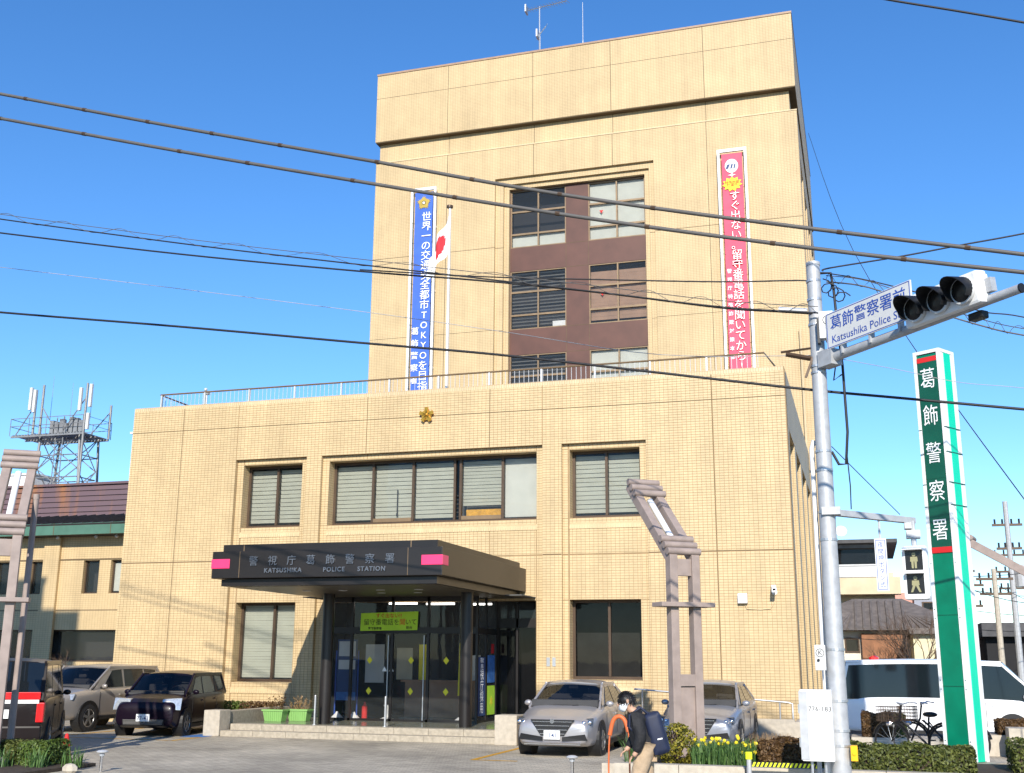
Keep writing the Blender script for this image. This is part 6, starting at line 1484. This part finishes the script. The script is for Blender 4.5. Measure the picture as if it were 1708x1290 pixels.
# garden lights and left bed
for i, (x, y) in enumerate(((-12.2, -12.9), (-4.45, -11.0))):
    gl = thing('garden_light', ('mushroom topped steel garden light at the lower left' if i == 0 else 'steel garden light with flat top at the bottom centre'), 'garden light', (x, y, 0), group='steel garden lights')
    part('stem', MB().cyl((x,y,0),(x,y,.32),.028,n=10), 'chrome', gl, smooth=True)
    part('hat', MB().lathe((x,y,.30), [(.03,0),(.095,.02),(.10,.035),(.06,.055),(.02,.06)], 16), 'steel_pale', gl, smooth=True)
    part('lens', MB().cyl((x,y,.26),(x,y,.3),.045,n=10), 'headlamp', gl)
struct('left_bed', MB().box(-16.5,-12.9,-14.3,-12.1,0,.06), 'soil')
hedge(-14.5,-13.95,-12.9,-12.3,.05,.40,'left of two small clipped hedges at the lower left edge','leaf_hedge')
hedge(-13.93,-13.35,-12.9,-12.25,.05,.42,'right of two small clipped hedges at the lower left edge','leaf_green')
for i, (x, y, n_) in enumerate(((-13.95,-13.25,40),(-13.35,-13.1,45),(-12.85,-12.8,50))):
    gc = thing('grass_clump', ['leftmost', 'middle', 'rightmost'][i]+' tuft of upright green blades in front of the small hedges', 'plant', (x,y,.05), group='tufts of blades at the lower left'); m = MB(); blades(m, x-.16,x+.16,y-.12,y+.12, n_, .33, .05); part('leaves', m, 'leaf_blade', gc, kind='stuff')
solo('rubble_stone', MB().ball((-12.55,-13.25,.07),(.15,.1,.09),8,5), 'granite_pale', 'pale stone beside the mushroom garden light', 'stone', (-12.55,-13.25,0))
tc = thing('traffic_cone', 'small red traffic cone peeking over the small hedge beside the dark van', 'cone', (-13.72,-11.9,0))
part('cone', MB().lathe((-13.72,-11.9,.03), [(.13,0),(.03,.48),(.02,.5)], 14), 'print_red', tc, smooth=40); part('base', MB().box(-13.9,-13.54,-12.08,-11.72,0,.03), 'rubber', tc)
# ------------------------------------------------------------------ pedestrian
pm('skin', (0.50, 0.30, 0.20), 0.55, var=0.05); pm('hair', (0.012, 0.010, 0.010), 0.45, var=0.2, scale=60)
pm('jacket', (0.012, 0.012, 0.014), 0.75, var=0.25, scale=9, bump=.9, bscale=16); pm('trousers', (0.42, 0.31, 0.20), 0.85, var=0.1, scale=9, bump=.8, bscale=14)
pm('backpack_navy', (0.012, 0.018, 0.045), 0.6, var=0.15, scale=12); pm('mask_white', (0.78, 0.79, 0.80), 0.8, var=0.02)
pm('shoe', (0.03, 0.03, 0.03), 0.6)
def skinned(name, verts, edges, radii, mat, parent, root=0, sub=2):
    me = bpy.data.meshes.new(name); me.from_pydata(verts, edges, []); o = bpy.data.objects.new(name, me); COL.objects.link(o)
    md = o.modifiers.new('skin', 'SKIN'); md.use_smooth_shade = True
    sv = me.skin_vertices[0].data
    for i, r in enumerate(radii): sv[i].radius = (r, r) if not isinstance(r, tuple) else r
    sv[root].use_root = True
    ss = o.modifiers.new('sub', 'SUBSURF'); ss.levels = ss.render_levels = sub
    dg_ = bpy.context.evaluated_depsgraph_get(); ev = bpy.data.meshes.new_from_object(o.evaluated_get(dg_))
    bpy.data.objects.remove(o); bpy.data.meshes.remove(me)
    ev.materials.clear(); ev.materials.append(MATS[mat]); ev.polygons.foreach_set('use_smooth', [True]*len(ev.polygons))
    q = bpy.data.objects.new(name, ev); COL.objects.link(q); q.parent = parent
    return q
pe = thing('person', 'pedestrian in black jacket and beige trousers with navy backpack and white mask looking down', 'person', (-2.36, -15.6, 0), 0.25)
# faces -X, left side towards the street
J = dict(pel=(0,0,.86), wst=(-.01,0,.98), chs=(-.08,0,1.16), nkb=(-.14,0,1.275), nck=(-.185,0,1.325), hd0=(-.22,0,1.365), hd1=(-.225,0,1.42),
         hl=(0,-.09,.84), kl=(-.12,-.10,.46), al=(-.02,-.10,.09), tl=(-.16,-.11,.045), hr=(0,.09,.84), kr=(.02,.10,.46), ar=(.17,.10,.12), tr=(.06,.11,.045),
         sl=(-.10,-.17,1.22), el=(-.06,-.23,.99), wl=(-.13,-.22,.80), pl=(-.165,-.215,.765), sr=(-.12,.16,1.22), er=(-.10,.23,.99), wr=(-.20,.20,.83), pr=(-.245,.19,.80))
nm = list(J); ix = {k: i for i, k in enumerate(nm)}
E_ = [('pel','wst'),('wst','chs'),('chs','nkb'),('nkb','nck'),('nck','hd0'),('hd0','hd1'),('pel','hl'),('hl','kl'),('kl','al'),('al','tl'),('pel','hr'),('hr','kr'),('kr','ar'),('ar','tr'),('chs','sl'),('sl','el'),('el','wl'),('wl','pl'),('chs','sr'),('sr','er'),('er','wr'),('wr','pr')]
RD = dict(pel=.12,wst=.11,chs=.125,nkb=.07,nck=.052,hd0=.075,hd1=.088,hl=.08,kl=.055,al=.04,tl=.035,hr=.08,kr=.055,ar=.04,tr=.035,sl=.055,el=.043,wl=.03,pl=.035,sr=.055,er=.043,wr=.03,pr=.035)
body = skinned('body', [J[k] for k in nm], [(ix[a_], ix[b_]) for a_, b_ in E_], [RD[k] for k in nm], 'skin', pe)
def sub_chain(name, keys, edges, grow, mat, parent, sub=2):
    ii = {k: i for i, k in enumerate(keys)}
    return skinned(name, [J[k] for k in keys], [(ii[a_], ii[b_]) for a_, b_ in edges], [RD[k]+grow.get(k, .022) for k in keys], mat, parent, 0, sub)
sub_chain('jacket', ['wst','pel','chs','nkb','sl','el','wl','sr','er','wr'], [('wst','pel'),('wst','chs'),('chs','nkb'),('chs','sl'),('sl','el'),('el','wl'),('chs','sr'),('sr','er'),('er','wr')], {'pel':.045,'wst':.055,'chs':.055,'nkb':.022,'sl':.035,'el':.036,'sr':.035,'er':.036,'wl':.022,'wr':.022}, 'jacket', pe)
sub_chain('trousers', ['pel','hl','kl','al','hr','kr','ar'], [('pel','hl'),('hl','kl'),('kl','al'),('pel','hr'),('hr','kr'),('kr','ar')], {'pel':.015,'hl':.045,'hr':.045,'kl':.045,'kr':.045,'al':.03,'ar':.03}, 'trousers', pe)
kw = dict(world=False)
hc = Vector((-.225,0,1.405)); tilt = Matrix.Rotation(math.radians(-28), 3, 'Y')
def hp(x, y, z): return hc + tilt @ Vector((x,y,z))
# hair: thick cap over crown and back
vs = []; fs = []; nu, nv = 18, 10
for j in range(nv+1):
    th = math.radians(128)*j/nv
    for i in range(nu):
        ph = 2*math.pi*i/nu; back = .5+.5*math.cos(ph)   # ph 0 -> +X (back of head)
        t_ = th*(.55+.45*back**.6); rr = 1+random.uniform(-.05,.05)+(random.uniform(-.06,.04) if j > nv-2 else 0)
        vs.append(hp(.106*rr*math.sin(t_)*math.cos(ph)+.010, .090*rr*math.sin(t_)*math.sin(ph), .108*rr*math.cos(t_)))
for j in range(nv):
    for i in range(nu): k2 = (i+1) % nu; fs.append((j*nu+i, j*nu+k2, (j+1)*nu+k2, (j+1)*nu+i))
hair = part('hair', MB().add(vs, fs), 'hair', pe, smooth=80, **kw)
hs_ = MB()
for k in range(420):
    p_ = Vector(random.choice(vs)); n_ = (p_-hc).normalized(); dn = (tilt @ Vector((random.gauss(-.1,.4), random.gauss(0,.4), -1))); dn = (dn-n_*dn.dot(n_)).normalized()
    hs_.tube([p_-n_*.004, p_+n_*.010+dn*.014, p_+n_*.008+dn*.034], [.004,.0035,.001], 3, False)
part('hair_strands', hs_, 'hair', hair, kind='stuff', **kw)
part('face_mask', MB().add([hp(-.112,-.0,-.005), hp(-.085,-.062,.0), hp(-.02,-.088,-.02), hp(-.02,-.085,-.06), hp(-.07,-.06,-.095), hp(-.10,0,-.10), hp(-.07,.06,-.095), hp(-.02,.085,-.06), hp(-.02,.088,-.02), hp(-.085,.062,.0), hp(-.135,0,-.05), hp(-.105,-.065,-.05), hp(-.105,.065,-.05)],
     [(0,1,11,10),(1,2,3,11),(11,3,4),(10,11,4,5),(10,5,6,12),(12,6,7),(9,12,7,8),(0,10,12,9)]), 'mask_white', pe, smooth=80, **kw)
part('ear', MB().ball(hp(.012,-.09,-.005), (.02,.012,.03), 8, 6), 'skin', pe, smooth=80, **kw)
part('ear', MB().ball(hp(.012,.09,-.005), (.02,.012,.03), 8, 6), 'skin', pe, smooth=80, **kw)
part('nose', MB().ball(hp(-.108,0,.005), (.018,.014,.022), 8, 6), 'skin', pe, smooth=80, **kw)
for s_ in (-1, 1): part('eye', MB().ball(hp(-.092,s_*.034,.024), .011, 8, 6), 'print_black', pe, **kw); part('mask_loop', MB().tube([hp(-.03,s_*.086,-.02), hp(.01,s_*.094,.01), hp(.015,s_*.094,-.03), hp(-.03,s_*.085,-.055)], .003, 4), 'mask_white', pe, **kw)
# fingers
for nm_, p, w0 in (('hand_l', J['pl'], J['wl']), ('hand_r', J['pr'], J['wr'])):
    p, w0 = Vector(p), Vector(w0); d = (p-w0).normalized(); s_ = Vector((0,1,0)); 
    for i, (off, ln) in enumerate(((-.03,.055),(-.01,.068),(.01,.064),(.028,.05))):
        a_ = p+d*.02+s_*off*.9; part('finger', MB().tube([a_, a_+d*ln*.5+Vector((0,0,-.006)), a_+d*ln*.85+Vector((.01,0,-.03))], [.0095,.009,.007], 6), 'skin', pe, smooth=80, **kw)
    a_ = w0+d*.035+s_*(-.035 if nm_ == 'hand_r' else .035); part('thumb', MB().tube([a_, a_+d*.035+s_*(-.015 if nm_ == 'hand_r' else .015), a_+d*.06], [.011,.010,.008], 6), 'skin', pe, smooth=80, **kw)
for k in ('l','r'):
    t_ = Vector(J['t'+k]); a_ = Vector(J['a'+k]); part('shoe', MB().ball((t_+a_)/2+Vector((-.01,0,-.012)), (.135,.05,.055), 12, 8), 'shoe', pe, smooth=80, **kw)
bp = MB().obox((.135,-.02,1.03), Vector((.105,0,.03)), (0,.17,0), Vector((-.065,0,.245)))
pk_ = part('backpack', bp, 'backpack_navy', pe, bevel=.06, smooth=60, **kw)
part('backpack_pocket', MB().obox((.245,-.02,.95), Vector((.03,0,.01)), (0,.13,0), Vector((-.03,0,.12))), 'backpack_navy', pk_, bevel=.025, **kw)
part('logo', MB().obox((.17,-.193,.97), (.03,0,.006), (0,.002,0), (0,0,.008)), 'print_white', pk_, **kw)
for s_ in (-1, 1): part('strap', MB().tube([(.05,s_*.10,1.25),(-.06,s_*.125,1.335),(-.19,s_*.13,1.24),(-.20,s_*.135,1.10),(-.06,s_*.15,.98),(.06,s_*.13,.93)], .018, 6), 'backpack_navy', pk_, smooth=80, **kw)
